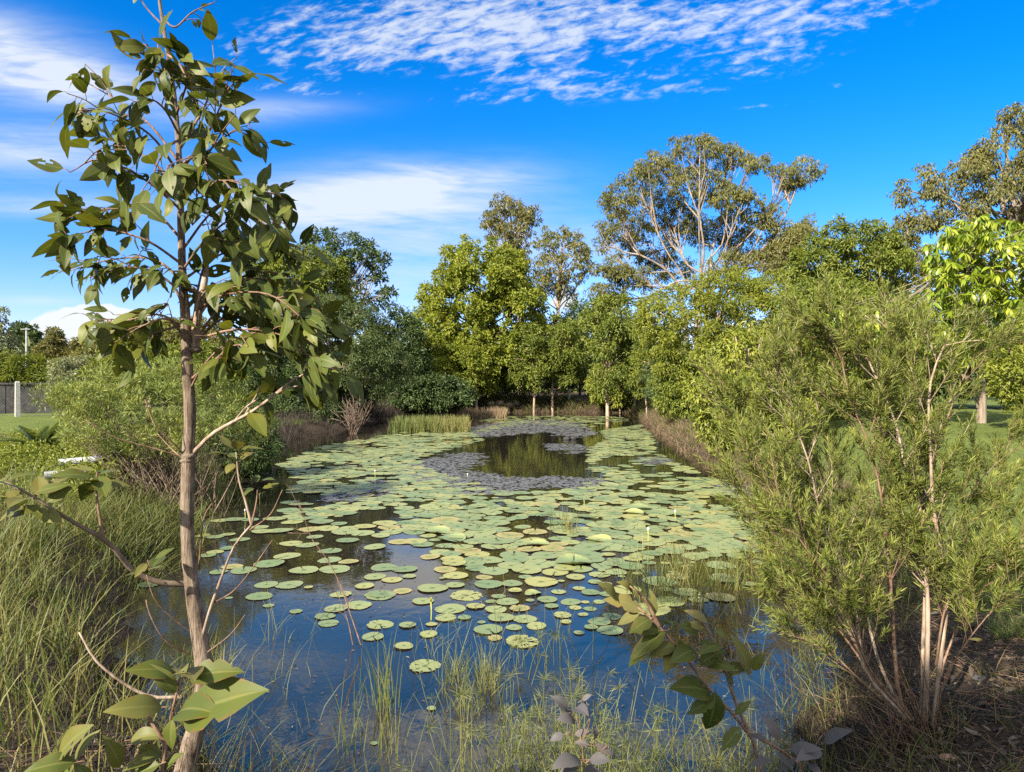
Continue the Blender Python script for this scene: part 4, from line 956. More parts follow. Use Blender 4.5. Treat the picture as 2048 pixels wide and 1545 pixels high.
tree('understory_bush', 'low dark shrub at the water edge right of the feathery bush', 'bush', 74,
     [[(430, 830), (500, 810), (560, 850), (570, 910), (530, 950), (470, 970), (425, 930)]],
     15, .8, [(490, 965, .03), (490, 920, .025), (490, 890, .015)], M_DARK, B_GREY, rc=17, per=120, L=.09, wr=.25, ncl=60, nb=30, r0=.012)
# feathery bush on the left bank
rng = np.random.default_rng(404)
fb = empty('feathery_bush', (*at(345, 985, 10.5)[:2], hz(*at(345, 985, 10.5)[:2])), 'wide feathery yellow green bush behind the sapling trunk', 'bush')
lm = MB()
W1, _ = crown(lm, rng, [(110, 800), (160, 760), (215, 740), (260, 725), (330, 735), (400, 720), (450, 745), (500, 775), (540, 820), (535, 880), (480, 900), (420, 905), (360, 915), (280, 925), (225, 935), (190, 900), (165, 850), (120, 830)],
      11, 1.1, 22, 330, 150, .085, wr=.13, droop=-.25, tmpl=T_DIAMOND, front=.3, inset=.5)
W2, _ = crown(lm, rng, [(120, 790), (150, 765), (210, 775), (230, 810), (190, 840), (130, 825)], 11.5, .5, 12, 50, 90, .08, wr=.13, droop=-.1, tmpl=T_DIAMOND)
sm = MB()
for q in np.concatenate([W1, W2]):
    b = at(rng.uniform(250, 440), 985, 10.8 + rng.uniform(-.6, .6)); b[2] = hz(b[0], b[1]) - .05
    if rng.random() < .6:
        tube(sm, spline([b, b * .55 + q * .45 + np.array([0, 0, -.1]) + rng.normal(size=3) * .06, q], 8), np.linspace(rng.uniform(.006, .016), .002, 8), 5, rng.random())
for _ in range(260):
    b = at(rng.uniform(230, 500), 985, 10.6 + rng.uniform(-.7, .8)); b[2] = hz(b[0], b[1]) - .05
    d = nrm(np.array([rng.normal(0, .5), rng.normal(-.2, .4), rng.uniform(.5, 1.2)])); l = rng.uniform(.2, .7)
    tube(sm, spline([b, b + d * l * .5 + rng.normal(size=3) * .02, b + d * l], 5), np.linspace(.004, .001, 5), 4, rng.random())
sm.build('stem', B_BROWN, fb); lm.build('crown', M_FEATH, fb, smooth=False)

# tree with big drooping leaves on the right lawn
rng = np.random.default_rng(505)
YM = 16.5
mt = empty('big_leaved_tree', (*at(1962, 855, YM)[:2], hz(*at(1962, 855, YM)[:2])), 'tree with long drooping bright leaves and pinkish forked trunk on the right lawn', 'tree')
pm = lambda x, y, d=0.0: at(x, y, YM + d)
bk = MB()
g0 = pm(1962, 862); g0[2] = hz(g0[0], g0[1]) - .15
T1 = spline([g0, pm(1964, 800), pm(1962, 740), pm(1968, 660), pm(1985, 590), pm(2000, 540)], 14); tube(bk, T1, np.linspace(.11, .05, 14), 9, .5, .08, rng)
T2 = spline([pm(1960, 815), pm(1952, 780), pm(1938, 758), pm(1905, 748), pm(1880, 742)], 10); tube(bk, T2, np.linspace(.085, .03, 10), 8, .8, .08, rng)
T3 = spline([pm(1968, 660), pm(1945, 620), pm(1930, 560), pm(1925, 500)], 10); tube(bk, T3, np.linspace(.07, .03, 10), 8, .7, .08, rng)
T4 = spline([pm(1985, 590), pm(1975, 550), pm(1955, 520), pm(1940, 480)], 10); tube(bk, T4, np.linspace(.06, .03, 10), 8, .7, .08, rng)
lv = MB()
for poly, k in [([(1840, 505), (1870, 465), (1905, 440), (1960, 432), (2010, 435), (2080, 430), (2150, 480), (2150, 620), (2060, 630), (1990, 640), (1930, 650), (1880, 640), (1850, 600), (1850, 560)], 460),
                ([(1640, 630), (1690, 600), (1760, 620), (1850, 600), (1900, 640), (1880, 700), (1800, 690), (1700, 690)], 120), ([(1860, 640), (2000, 650), (2000, 730), (1950, 720), (1860, 740)], 90), ([(1900, 680), (1960, 690), (1955, 730), (1910, 725)], 6)]:
    cand = rng.uniform(np.min(poly, 0), np.max(poly, 0), (4000, 2)); cand = cand[inpoly(cand, poly)][:k]
    for x, y in cand:
        c = pm(x, y, rng.uniform(-1.5, 1.3)); nl = rng.integers(9, 17)
        ph = np.arange(nl) * 2.4 + rng.uniform(0, 6); el = rng.uniform(-1.15, .55, nl)
        D = nrm(np.stack([np.cos(ph) * np.cos(el), np.sin(ph) * np.cos(el), np.sin(el) - .35], 1))
        Nn = nrm(np.stack([np.cos(ph) * .5, np.sin(ph) * .5, np.ones(nl)], 1) + rng.normal(size=(nl, 3)) * .45)
        l = .27 * rng.uniform(.6, 1.2, nl)
        big_leaves(lv, rng, c + D * .03, D, Nn, l, .24, (.3, 1.2), .3, 0, 2, 4, rnd=np.clip(rng.beta(2, 2, nl) + rng.uniform(-.25, .25), 0, 1))
        if rng.random() < .16:
            Tn = [T1, T3, T4][rng.integers(0, 3)]; s = Tn[rng.integers(5, len(Tn))]
            tube(bk, spline([s, s * .5 + c * .5 + (0, 0, -.12), c], 6), np.linspace(.014, .005, 6), 5, .7)
bk.build('trunk', B_GREY, mt); lv.build('crown', M_MANGO, mt)

# ------------------------------------------------------------------ grasses, reeds, brush
def blades(mb, rng, X, Yv, H, Wd, lean=.25, bend=.5, z0=None, rnd=None, bias=(0, 0)):
    n = len(X)
    z = height(X, Yv) - .015 if z0 is None else np.broadcast_to(np.asarray(z0, float), (n,))
    a = rng.uniform(0, 2 * math.pi, n); ld = np.stack([np.cos(a), np.sin(a)], 1)
    la = np.abs(rng.normal(0, lean, n)); be = np.abs(rng.normal(0, bend, n))
    off = ld * la[:, None] + np.array(bias); bo = ld * be[:, None]
    t = np.array([0, .3, .62, .86, 1.0]); wt = np.array([.8, 1, .8, .45, .04])
    fa = rng.uniform(-1.2, 1.2, n); sdv = np.stack([np.cos(fa), np.sin(fa) * .6], 1)
    H = np.broadcast_to(H, (n,)); Wd = np.broadcast_to(Wd, (n,))
    cx = X[:, None] + H[:, None] * (off[:, :1] * t + bo[:, :1] * t ** 2.2); cy = Yv[:, None] + H[:, None] * (off[:, 1:] * t + bo[:, 1:] * t ** 2.2)
    cz = z[:, None] + H[:, None] * (t - .45 * be[:, None] * t ** 2.4 - .2 * la[:, None] * t)
    ctr = np.stack([cx, cy, cz], -1)
    sv = np.concatenate([sdv, np.zeros((n, 1))], 1)[:, None] * (Wd[:, None] * wt / 2)[..., None]
    V = np.stack([ctr - sv, ctr + sv], 2).reshape(-1, 3)
    b = np.arange(n)[:, None, None] * 10; i = (np.arange(4) * 2)[None, :, None]
    Q = (b + i + np.array([0, 1, 3, 2])[None, None]).reshape(-1, 4)
    r = rng.random(n) if rnd is None else rnd
    mb.add(V, Q, np.repeat(np.clip(r, 0, 1), 10))
def band(rng, n, pa, pb_, d0, d1, seg=None):
    """points along the pond margin between polygon corners PA..PB, D0..D1 metres outside the water line"""
    pts = [np.array(POND[i % len(POND)]) for i in range(pa, pb_ + 1)]
    L = np.array([np.linalg.norm(b - a) for a, b in zip(pts[:-1], pts[1:])]); k = rng.choice(len(L), n, p=L / L.sum()); t = rng.random(n)
    A_ = np.array(pts)[k]; B_ = np.array(pts)[k + 1]; Pp = A_ + (B_ - A_) * t[:, None]; d = nrm(B_ - A_); nn = np.stack([-d[:, 1], d[:, 0]], 1)   # outward: the outline runs clockwise
    Pp = Pp + nn * rng.uniform(d0, d1, (n, 1)); return Pp[:, 0], Pp[:, 1]
def clump(rng, n, X, Yv, k, s):
    c = rng.integers(0, len(X), n // k + 1); c = np.repeat(c, k)[:n]
    return X[c] + rng.normal(0, s, n), Yv[c] + rng.normal(0, s, n), c
rng = np.random.default_rng(606)
# tall grass on the near left bank
mb = MB()
n = 24000
Yv = rng.uniform(2.2, 9.5, n); X = -rng.uniform(.35, 1.15, n) * Yv
tone = np.zeros(n)
X, Yv, c = clump(rng, n, X, Yv, 14, .05)
sd = pond_sd(X, Yv); k = (sd > -.05) & (X < -1.5) & (rng.random(n) < np.clip((Yv - 2.3) / 2.2, .12, 1)) & (rng.random(n) < np.clip(.35 + sd, 0, 1))
X, Yv, c = X[k], Yv[k], c[k]
cr = np.random.default_rng(1).random(n)
sdk = np.clip(pond_sd(X, Yv), 0, 1)
Hh = (.10 + .55 * cr[c % n] ** 1.8) * rng.uniform(.5, 1.3, len(X)) * (.55 + .45 * sdk)
blades(mb, rng, X, Yv, Hh, rng.uniform(.004, .010, len(X)), .20, .40, rnd=cr[(c * 7) % n] * .55 + rng.random(len(X)) * .45)
tag(mb.build('tall_grass', M_GRASS), kind='stuff')
# dry dark thatch on that bank
mb = MB(); n = 5000
Yv = rng.uniform(1.9, 10, n); X = -rng.uniform(.2, .8, n) * Yv; sd = pond_sd(X, Yv); k = (sd > -.1) & (sd < 3)
X, Yv = X[k], Yv[k]; blades(mb, rng, X, Yv, rng.uniform(.1, .5, len(X)), .004, .9, .8, rnd=rng.random(len(X)) * .6)
tag(mb.build('dry_thatch', M_DEADD), kind='stuff')
# grass hanging into the water further along the left bank
mb = MB(); X, Yv = band(rng, 7000, 3, 8, -.25, 1.0); X, Yv, c = clump(rng, 7000, X, Yv, 20, .12)
blades(mb, rng, X, Yv, rng.uniform(.15, .5, len(X)), .009, .5, .8, z0=np.maximum(height(X, Yv) - .02, -.05), rnd=rng.random(len(X)) * .5 + .15)
tag(mb.build('bank_grass', M_GRASS), kind='stuff')
# dark dead brush below the left bank bushes
mb = MB(); X, Yv = band(rng, 5200, 6, 12, -.1, 2.2); X, Yv, c = clump(rng, 5200, X, Yv, 18, .18)
blades(mb, rng, X, Yv, rng.uniform(.2, .85, len(X)), .014, .5, .4, z0=np.maximum(height(X, Yv) - .05, -.1), rnd=rng.random(len(X)))
X, Yv = band(rng, 2600, 11, 15, 0, 2.4)
blades(mb, rng, X, Yv, rng.uniform(.3, .9, len(X)), .025, .5, .5, rnd=rng.random(len(X)))
tag(mb.build('dead_brush', M_DEADD), kind='stuff')
# reddish dead grass along the right and far bank
mb = MB(); X, Yv = band(rng, 16000, 14, 24, -.1, .9); X, Yv, c = clump(rng, 16000, X, Yv, 16, .16)
blades(mb, rng, X, Yv, rng.uniform(.10, .42, len(X)), .004 + Yv * .00045, .7, .9, z0=np.maximum(height(X, Yv) - .02, -.03), rnd=rng.random(len(X)))
tag(mb.build('dead_grass', M_DEAD), kind='stuff')
mb = MB(); X, Yv = band(rng, 12000, 15, 25, .2, 2.0); X, Yv, c = clump(rng, 12000, X, Yv, 26, .18)
blades(mb, rng, X, Yv, rng.uniform(.12, .40, len(X)), .006 + Yv * .0004, .5, .6, rnd=rng.random(len(X)) * .7)
tag(mb.build('bank_herbage', M_GRASS), kind='stuff')
mb = MB(); X, Yv = band(rng, 9000, 12, 17, .1, 2.6); X, Yv, c = clump(rng, 9000, X, Yv, 30, .25)
blades(mb, rng, X, Yv, rng.uniform(.2, .75, len(X)), .028, .5, .6, rnd=rng.random(len(X)) * .8)
tag(mb.build('far_bank_herbage', M_GRASS), kind='stuff')
# mown lawn on the right and the rougher grass at its near edge
mb = MB(); n = 60000; Yv = 4.2 + 12 * rng.random(n) ** 1.5; X = rng.uniform(.42, .85, n) * Yv; sd = pond_sd(X, Yv); k = sd > .9
X, Yv, sd = X[k], Yv[k], sd[k]
near = 1 - sstep((Yv - 5) / 3.5)
blades(mb, rng, X, Yv, rng.uniform(.02, .05, len(X)) + near * rng.uniform(.0, .16, len(X)) * (rng.random(len(X)) < .5), .004, .5, .7)
tag(mb.build('lawn_grass', M_LAWNB), kind='stuff')
# wet thatch, roots and green tufts along the near right margin
mb = MB(); X, Yv = band(rng, 4200, 23, 29, -.35, .5); X, Yv, c = clump(rng, 4200, X, Yv, 20, .06)
blades(mb, rng, X, Yv, rng.uniform(.08, .34, len(X)), .004, .8, .8, z0=np.maximum(height(X, Yv) - .02, -.03), rnd=rng.random(len(X)) * .8)
tag(mb.build('margin_thatch', M_DEADD), kind='stuff')
mb = MB(); X, Yv = band(rng, 1700, 23, 33, -.3, .35); X, Yv, c = clump(rng, 1700, X, Yv, 14, .05)
blades(mb, rng, X, Yv, rng.uniform(.10, .42, len(X)), .0038, .4, .6, z0=np.maximum(height(X, Yv) - .02, -.03), rnd=rng.random(len(X)))
tag(mb.build('margin_grass', M_GRASS), kind='stuff')
# thin stems standing in the shallows in front
mb = MB(); n = 260; Yv = rng.uniform(3.1, 6.2, n); X = rng.uniform(-.42, .42, n) * Yv; X, Yv, c = clump(rng, n, X, Yv, 5, .12)
k = pond_sd(X, Yv) < -.1; X, Yv = X[k], Yv[k]
blades(mb, rng, X, Yv, rng.uniform(.12, .5, len(X)), .0032, .35, .5, z0=-.03, rnd=rng.random(len(X)))
tag(mb.build('shallow_stems', M_SEDGE), kind='stuff')
# floating leaf scraps and small debris
mb = MB(); n = 900; Yv = rng.uniform(3.0, 9, n); X = rng.uniform(-.5, .45, n) * Yv; k = pond_sd(X, Yv) < -.05; X, Yv = X[k], Yv[k]; P = np.stack([X, Yv, np.full(len(X), .004) + rng.uniform(0, .003, len(X))], 1)
put_leaves(mb, P, nrm(rng.normal(size=P.shape) * (1, 1, 0.02)), np.tile((0, 0, 1.), (len(P), 1)), rng.uniform(.008, .035, len(P)), rng.uniform(.004, .014, len(P)), T_LEAF, rng.random(len(P)))
tag(mb.build('floating_debris', M_LITTER, smooth=False), kind='stuff')
# reeds standing in the pond
def reed_bed(name, label, cat, seed, x0, x1, y0, y1, n, h, wd, mat, lean=.12):
    r = np.random.default_rng(seed); mb = MB(); X = r.uniform(x0, x1, n); Yv = r.uniform(y0, y1, n); X, Yv, c = clump(r, n, X, Yv, 12, (x1 - x0) * .02 + .03)
    blades(mb, r, X, Yv, r.uniform(h * .5, h * 1.2, n), wd, lean, .15, z0=-.05, rnd=np.clip(.5 * (X - x0) / (x1 - x0) + r.random(n) * .6, 0, 1))
    return tag(mb.build(name, mat, origin=((x0 + x1) / 2, (y0 + y1) / 2, 0)), label, cat)
reed_bed('reed_bed', 'green and golden reed bed standing in the far left of the pond', 'reeds', 1, -5.2, -2.0, 29.0, 31.5, 3000, .72, .022, M_REED)
reed_bed('reed_bed', 'brownish sparse reed patch near the stones at the far bank', 'reeds', 2, -3.2, -.4, 41, 46, 1500, .65, .03, M_DEAD)
reed_bed('reed_tuft', 'broad tuft of thin reeds among the lily pads right of the pond middle', 'reeds', 3, 1.05, 1.95, 6.1, 7.3, 260, .50, .006, M_REED, .3)
reed_bed('reed_tuft', 'reeds standing by the dark water beside the right shrub', 'reeds', 4, 2.0, 2.4, 6.5, 7.0, 110, .45, .006, M_REED, .3)
reed_bed('reed_tuft', 'small reed tuft rising behind the white lily flower in mid raft', 'reeds', 5, .5, .8, 8.6, 9.4, 50, .45, .007, M_REED, .2)
reed_bed('reed_tuft', 'brown matted reed tuft on open water left of the central sedges', 'reeds', 6, -.45, -.1, 4.1, 4.7, 260, .26, .004, M_SEDGE, .5)
reed_bed('reed_tuft', 'grass tuft in the water against the left bank beside the sapling', 'reeds', 7, -2.25, -1.95, 4.4, 4.9, 160, .3, .006, M_GRASS, .45)
reed_bed('reed_tuft', 'lone dark stems on the open blue water at bottom left', 'reeds', 8, -.95, -.5, 3.5, 4.6, 60, .5, .005, M_REED, .15)

# sedge clumps with spiky umbels
def sedge(seed, label, cx, cy, n, h, spread, umb=True, mat=M_SEDGE, z=0.0, sx=.25, sy=.15):
    r = np.random.default_rng(seed)
    root = empty('sedge_clump', (cx, cy, z), label, 'sedge', 'sedge clumps in the shallows')
    sm, heads = MB(), []
    for i in range(n):
        b = np.array([cx + r.normal(0, sx), cy + r.normal(0, sy), z - .05])
        d = np.array([r.normal(0, spread), r.normal(0, spread * .8), 1.0]); l = h * r.uniform(.45, 1.15)
        e = b + d * l / np.linalg.norm(d)
        P = spline([b, (b + e) / 2 + r.normal(size=3) * .015 + (0, 0, .02), e + (0, 0, -.06 * l * np.linalg.norm(d[:2]))], 7)
        tube(sm, P, np.linspace(.0026, .0012, 7), 4, r.random())
        if umb and r.random() < .38:
            q = r.integers(18, 40); D = nrm(r.normal(size=(q, 3)) * (1, 1, .6) + (0, 0, .25))
            hm = MB() if n < 100 or not heads else heads[0]
            if hm.n == 0: heads.append(hm)
            put_leaves(hm, np.repeat(P[-1][None], q, 0), D, nrm(r.normal(size=(q, 3)) + (0, 0, 1)), r.uniform(.03, .075, q), np.full(q, .0019), T_NARROW, np.clip(r.random(q) * .5 + r.random() * .5, 0, 1))
    sm.build('stem_tuft', mat, root)
    for hm in heads: hm.build('flower_head', mat, root)
sedge(1, 'tall green sedge clump with spiky heads at the bottom centre', .22, 2.95, 340, .66, .30, sx=.26)
sedge(2, 'sparser sedge clump right of the small grey plant at the bottom', .72, 3.05, 90, .5, .25, sx=.25)
sedge(3, 'leaning sedge stems reaching left over the blue water at the bottom', -.12, 2.85, 34, .62, .7, sx=.1)
sedge(4, 'low thin sedge behind the leaning chewed plant', 1.15, 3.4, 60, .42, .35, sx=.22)
sedge(5, 'thin sedges in front of the speckled pads in the pond middle', .05, 4.6, 50, .42, .25, sx=.3, sy=.3)
sedge(6, 'sedge tuft with yellowish head on the litter below the right shrub', 1.35, 2.35, 22, .34, .5, sx=.06, sy=.05, z=.22)

# bare brown stem by the pads
def twiggy(name, label, cat, pts, Y, r0, seed, nt=10, mat=B_TWIG, tl=.18, z=0):
    r = np.random.default_rng(seed); P = spline([at(p[0], p[1], Y) for p in pts], 20)
    root = empty(name, (*P[0][:2], z), label, cat); sm, tm = MB(), MB(); tube(sm, P, np.linspace(r0, r0 * .25, 20), 6, .5, .08, r)
    for i in range(nt):
        k = r.integers(5, 19); s = P[k]; d = nrm(nrm(P[k] - P[k - 1]) + r.normal(size=3) * .8); l = tl * r.uniform(.5, 1.3)
        q = spline([s, s + d * l * .5 + r.normal(size=3) * .01, s + d * l], 6); tube(tm, q, np.linspace(r0 * .4, r0 * .15, 6), 4, r.random())
        for _ in range(2):
            s2 = q[r.integers(2, 5)]; tube(tm, [s2, s2 + nrm(d + r.normal(size=3) * .7) * l * .35], [r0 * .22, r0 * .1], 4, r.random())
    sm.build('stem', mat, root); tm.build('twig', mat, root); return root
twiggy('bare_stem', 'bare brown twiggy stem rising from the water left of the pads', 'stem', [(722, 1290), (705, 1240), (680, 1170), (655, 1120), (625, 1080), (610, 1040), (598, 1005)], 5.1, .006, 1)
twiggy('bare_stem', 'thin dark forked stem standing in front of the lily pads', 'stem', [(706, 1290), (695, 1240), (680, 1200), (668, 1180)], 5.2, .005, 2, 6)
rng = np.random.default_rng(9)
ds = empty('dead_shrub', (*at(705, 868, 28.4)[:2], 0), 'bare grey white twiggy shrub on the dark left bank', 'shrub')
mb = MB()
for i in range(46):
    b = at(705 + rng.normal(0, 4), 868, 28.4); d = nrm(np.array([rng.normal(.1, .5), rng.normal(0, .3), 1])); l = rng.uniform(.4, 1.5)
    P = spline([b, b + d * l * .5 + (0, 0, .05), b + d * l + (0, 0, .15 * l)], 8); tube(mb, P, np.linspace(.014, .005, 8), 5, rng.random())
    for _ in range(3):
        s = P[rng.integers(3, 7)]; tube(mb, [s, s + nrm(d + rng.normal(size=3) * .5) * l * .35], [.012, .006], 4, rng.random())
mb.build('stem', B_BROWN, ds)

# ------------------------------------------------------------------ lily pads
m, n = new_mat('lily_pad')
a = n.node('ShaderNodeAttribute', attribute_name='rnd'); rd = n.node('ShaderNodeAttribute', attribute_name='rad'); oi = n.node('ShaderNodeObjectInfo'); g = n.node('ShaderNodeTexCoord')
q = n.noise(g.outputs['Object'], 9, 3, .6); q2 = n.noise(g.outputs['Object'], 60, 3, .65)
tone = n.m('ADD', n.m('MULTIPLY', n.m('FRACT', n.m('ADD', a.outputs['Fac'], oi.outputs['Random'])), .75), n.m('MULTIPLY', q, .35))
col = n.ramp(tone, [(0.1, (.11, .16, .075)), (0.5, (.165, .205, .095)), (0.8, (.21, .235, .095)), (1.0, (.27, .255, .085))])
col = n.mix(n.smooth(rd.outputs['Fac'], 0.30, 0.05, 0, .8), col, (.06, .085, .015, 1))
col = n.mix(n.m('MULTIPLY', n.smooth(rd.outputs['Fac'], 0.78, 1.0), n.smooth(q, .48, .62)), col, (.24, .19, .07, 1))
col = n.mix(n.smooth(q2, .66, .74, 0, .6), col, (.05, .045, .02, 1))
p = principled(n, col, .42, .45, bump(n, q2, .25, .004)); finish(n, p.outputs[0]); M_PAD = m
m, n = new_mat('lily_pad_yellow')
rd = n.node('ShaderNodeAttribute', attribute_name='rad'); oi = n.node('ShaderNodeObjectInfo'); g = n.node('ShaderNodeTexCoord')
q = n.noise(g.outputs['Object'], 10, 4, .6); q2 = n.noise(g.outputs['Object'], 50, 3, .65)
col = n.ramp(n.m('ADD', n.m('MULTIPLY', q, .7), n.m('MULTIPLY', rd.outputs['Fac'], .35)), [(0.3, (.12, .15, .06)), (0.55, (.22, .21, .075)), (0.8, (.31, .24, .13))])
col = n.mix(n.smooth(q2, .62, .7, 0, .7), col, (.12, .07, .03, 1))
p = principled(n, col, .5, .4); finish(n, p.outputs[0]); M_PADY = m

def pad_geo(r, nseg=40, chew=0.0, curl=.02, tilt=0.0, yellow=False):
    rings = np.array([0.03, .13, .4, .72, .92, 1.0])
    gap = r.uniform(.03, .10); th = np.linspace(gap, 2 * math.pi - gap, nseg + 1)
    k = r.integers(14, 24)
    edge = 1 + .025 * np.sin(th * k + r.uniform(0, 6)) + .03 * np.sin(th * 3 + r.uniform(0, 6)) + .03 * np.sin(th * 2 + r.uniform(0, 6)) + r.normal(0, .008, nseg + 1)
    if chew:
        for _ in range(r.integers(2, 6)): edge -= r.uniform(.08, .3) * np.exp(-((th - r.uniform(0, 6.28)) / .09) ** 2)
    V, rad = [], []
    lift = curl * (.5 + .5 * np.sin(th * 2 + r.uniform(0, 6))) * r.uniform(.3, 1.5)
    for q in rings:
        rr = q * (1 + (edge - 1) * q ** 2)
        z = -.012 * math.exp(-(q / .15) ** 2) + lift * max(0, q - .6) ** 2 * 5 + .006 * np.sin(th * 5 + 1) * q * q
        V.append(np.stack([np.cos(th) * rr, np.sin(th) * rr, z], 1)); rad.append(np.full(nseg + 1, q))
    V = np.concatenate(V); rad = np.concatenate(rad); m_ = nseg + 1
    i, j = np.meshgrid(np.arange(len(rings) - 1), np.arange(nseg), indexing='ij')
    Q = np.stack([i * m_ + j, (i + 1) * m_ + j, (i + 1) * m_ + j + 1, i * m_ + j + 1], -1).reshape(-1, 4)
    if chew: Q = Q[r.random(len(Q)) > chew]
    return V, Q, rad
r = np.random.default_rng(71)
PADS = []
def pad_mesh(mat, **k):
    V, Q, rad = pad_geo(r, **k); mb = MB(); mb.add(V, Q, r.random(), rad); return mb.mesh('lily_pad', mat)
G_ = [pad_mesh(M_PAD) for _ in range(8)]; S_ = [pad_mesh(M_PAD, chew=.06) for _ in range(4)]; Y_ = [pad_mesh(M_PADY, chew=c) for c in (0, .03, .06, 0)]
K_ = [pad_mesh(M_PAD, curl=.25) for _ in range(3)]
placed = []          # x, y, radius, kind
def px_ground(px, py, z=0.0):
    Y = (CAMZ - z) * F / (py - HZ); return (px - CX) / F * Y, Y
# pads read off one by one: px, py, width px, kind
HAND = """525 1064 45;538 1129 58;574 1113 52;487 1142 50;437 1145 36;464 1134 40 y;519 1194 52;533 1171 44;578 1171 54;608 1142 56;670 1140 60;660 1103 46;659 1121 46;695 1082 46;615 1091 45;582 1088 44;697 1125 40 y;750 1095 45;730 1054 44;750 1155 44;784 1161 40;768 1136 54;682 1190 42 s;760 1192 62 s;717 1212 52 s;672 1219 46 s;650 1234 42 s;657 1248 40;729 1174 37;805 1183 38 y;592 1224 26;617 1176 18;537 1213 22;458 1197 15;
977 1170 56;865 1178 60;989 1143 56;1022 1133 54;901 1219 60;933 1192 66 s;951 1214 38 s;929 1237 27;760 1251 52 s;746 1275 44;815 1252 34;863 1250 23;857 1270 36;808 1294 38;850 1334 62 s;846 1204 42;764 1190 54 s;729 1173 38;718 1212 46;810 1140 50;819 1154 28;1321 1164 70;1450 1158 62;1440 1196 60 y;1390 1113 55;1304 1108 44;1392 1081 55;1044 1285 66 s;1039 1218 42 y;1015 1205 45;1095 1201 40;1103 1214 28;1110 1146 52;1132 1245 24;1182 1256 28;1158 1267 22;1180 1219 27;1198 1205 24;1158 1178 25;1117 1185 30;1224 1234 38 s;748 1488 15 s;863 1419 18 s;
1500 1100 48;1470 1092 50;1445 1072 46;1405 1070 50;1475 1112 44;1360 1066 48 y;1420 1110 46;1340 1050 44;1500 1048 40 y;1475 1030 46;1440 1040 44;1070 1065 50 y;1105 1098 52 y;1140 1112 54;1060 1100 48 y;1200 1060 44;1290 1080 50;1330 1082 46;1120 1078 46;1250 1100 50;1180 1120 56;1230 1128 52;1390 1120 20;1380 1132 16;1368 1134 14;1360 1128 13;1385 1126 14;1330 1128 18;1345 1145 15;430 1105 34;455 1098 30;480 1080 38;500 1040 36 y;470 1040 40;440 1042 36;430 1075 34;455 1070 30;405 1072 30;415 1112 32 y;300 1170 44;620 1060 46 y;585 1045 42;550 1038 44;520 1055 34;560 1062 50;655 1058 46;630 1075 34 y;905 1120 48;925 1095 46;955 1110 50;880 1105 42;845 1090 46;860 1115 40 y;890 1140 46 y;945 1128 50;830 1065 46;800 1085 44 y;970 1075 48;985 1095 46;1000 1060 44;1040 1085 50""".replace('\n', '')
for it in HAND.split(';'):
    f_ = it.split()
    if len(f_) < 3: continue
    x, y = px_ground(float(f_[0]), float(f_[1])); placed.append([x, y, float(f_[2]) / F * y / 2, f_[3] if len(f_) > 3 else 'g', True])
RAFT = [[(560, 1030), (600, 960), (560, 930), (640, 895), (760, 872), (860, 866), (945, 866), (962, 882), (880, 905), (830, 930), (920, 960), (1000, 985), (1120, 985), (1230, 950), (1180, 940), (1180, 900), (1215, 880), (1200, 862), (1280, 850), (1300, 870), (1310, 900), (1340, 925), (1420, 950), (1480, 985), (1520, 1035), (1510, 1100), (1440, 1120), (1370, 1115), (1300, 1125), (1190, 1150), (1120, 1150), (1040, 1140), (950, 1150), (880, 1130), (830, 1095), (780, 1075), (700, 1070)],
        [(780, 872), (800, 866), (940, 862), (1000, 848), (950, 842), (960, 834), (1100, 832), (1240, 834), (1260, 842), (1200, 850), (1180, 858), (1070, 848), (1010, 856), (955, 868)]]
GAPS = [(1290, 928, 105, 22), (1400, 948, 60, 14), (1360, 985, 40, 7), (1180, 1000, 22, 8), (820, 1010, 26, 8), (640, 930, 40, 8), (1090, 1040, 26, 9), (930, 1060, 20, 8), (755, 1040, 60, 30), (1130, 1010, 40, 22), (1150, 1045, 30, 12), (690, 965, 35, 12), (760, 985, 45, 10), (1060, 915, 115, 38), (920, 940, 60, 12), (870, 920, 40, 12), (1260, 1000, 30, 8), (1440, 1000, 60, 12), (700, 1000, 30, 8), (1330, 960, 50, 8), (1000, 1030, 30, 8), (600, 1000, 25, 8)]
RAFT.append([(830, 1130), (960, 1140), (1200, 1140), (1400, 1110), (1510, 1090), (1530, 1130), (1480, 1200), (1350, 1240), (1200, 1270), (1000, 1290), (880, 1240)])
for poly, want in ((RAFT[0], 2000), (RAFT[1], 500), (RAFT[2], 55)):
    wp = [px_ground(*p_) for p_ in poly]; lo, hi = np.min(wp, 0), np.max(wp, 0)
    c = r.uniform(lo, hi, (want * 14, 2)); c = c[inpoly(c, wp)]; got = 0
    for x, y in c:
        if got >= want: break
        px_, py_ = CX + x / y * F, HZ + CAMZ / y * F
        if any(((px_ - gx_) / a_) ** 2 + ((py_ - gy_) / b_) ** 2 < r.uniform(.5, 1.1) for gx_, gy_, a_, b_ in GAPS) and r.random() < .93: continue
        if math.sin(x * 1.9 + 1.3 * math.sin(y * .9)) * math.cos(y * 1.25 + 1.1 * math.sin(x * 1.4)) > .42 and r.random() < .9: continue
        rad_ = r.choice([.08, .12, .15, .17, .19, .21], p=[.08, .14, .24, .26, .18, .10]) * r.uniform(.9, 1.1)
        pa_ = np.array([[q_[0], q_[1], q_[2]] for q_ in placed]); d = np.hypot(pa_[:, 0] - x, pa_[:, 1] - y)
        if poly is RAFT[2]: rad_ *= r.uniform(.35, .95)
        if np.any(d < (pa_[:, 2] + rad_) * (.58 if poly is not RAFT[2] else .95)): continue
        placed.append([x, y, rad_, 'y' if r.random() < .09 else ('k' if r.random() < .05 else ('s' if r.random() < .1 else 'g')), False]); got += 1
size = np.array([q_[2] ** 2 / q_[1] ** 3 for q_ in placed]); order = np.argsort(-size)
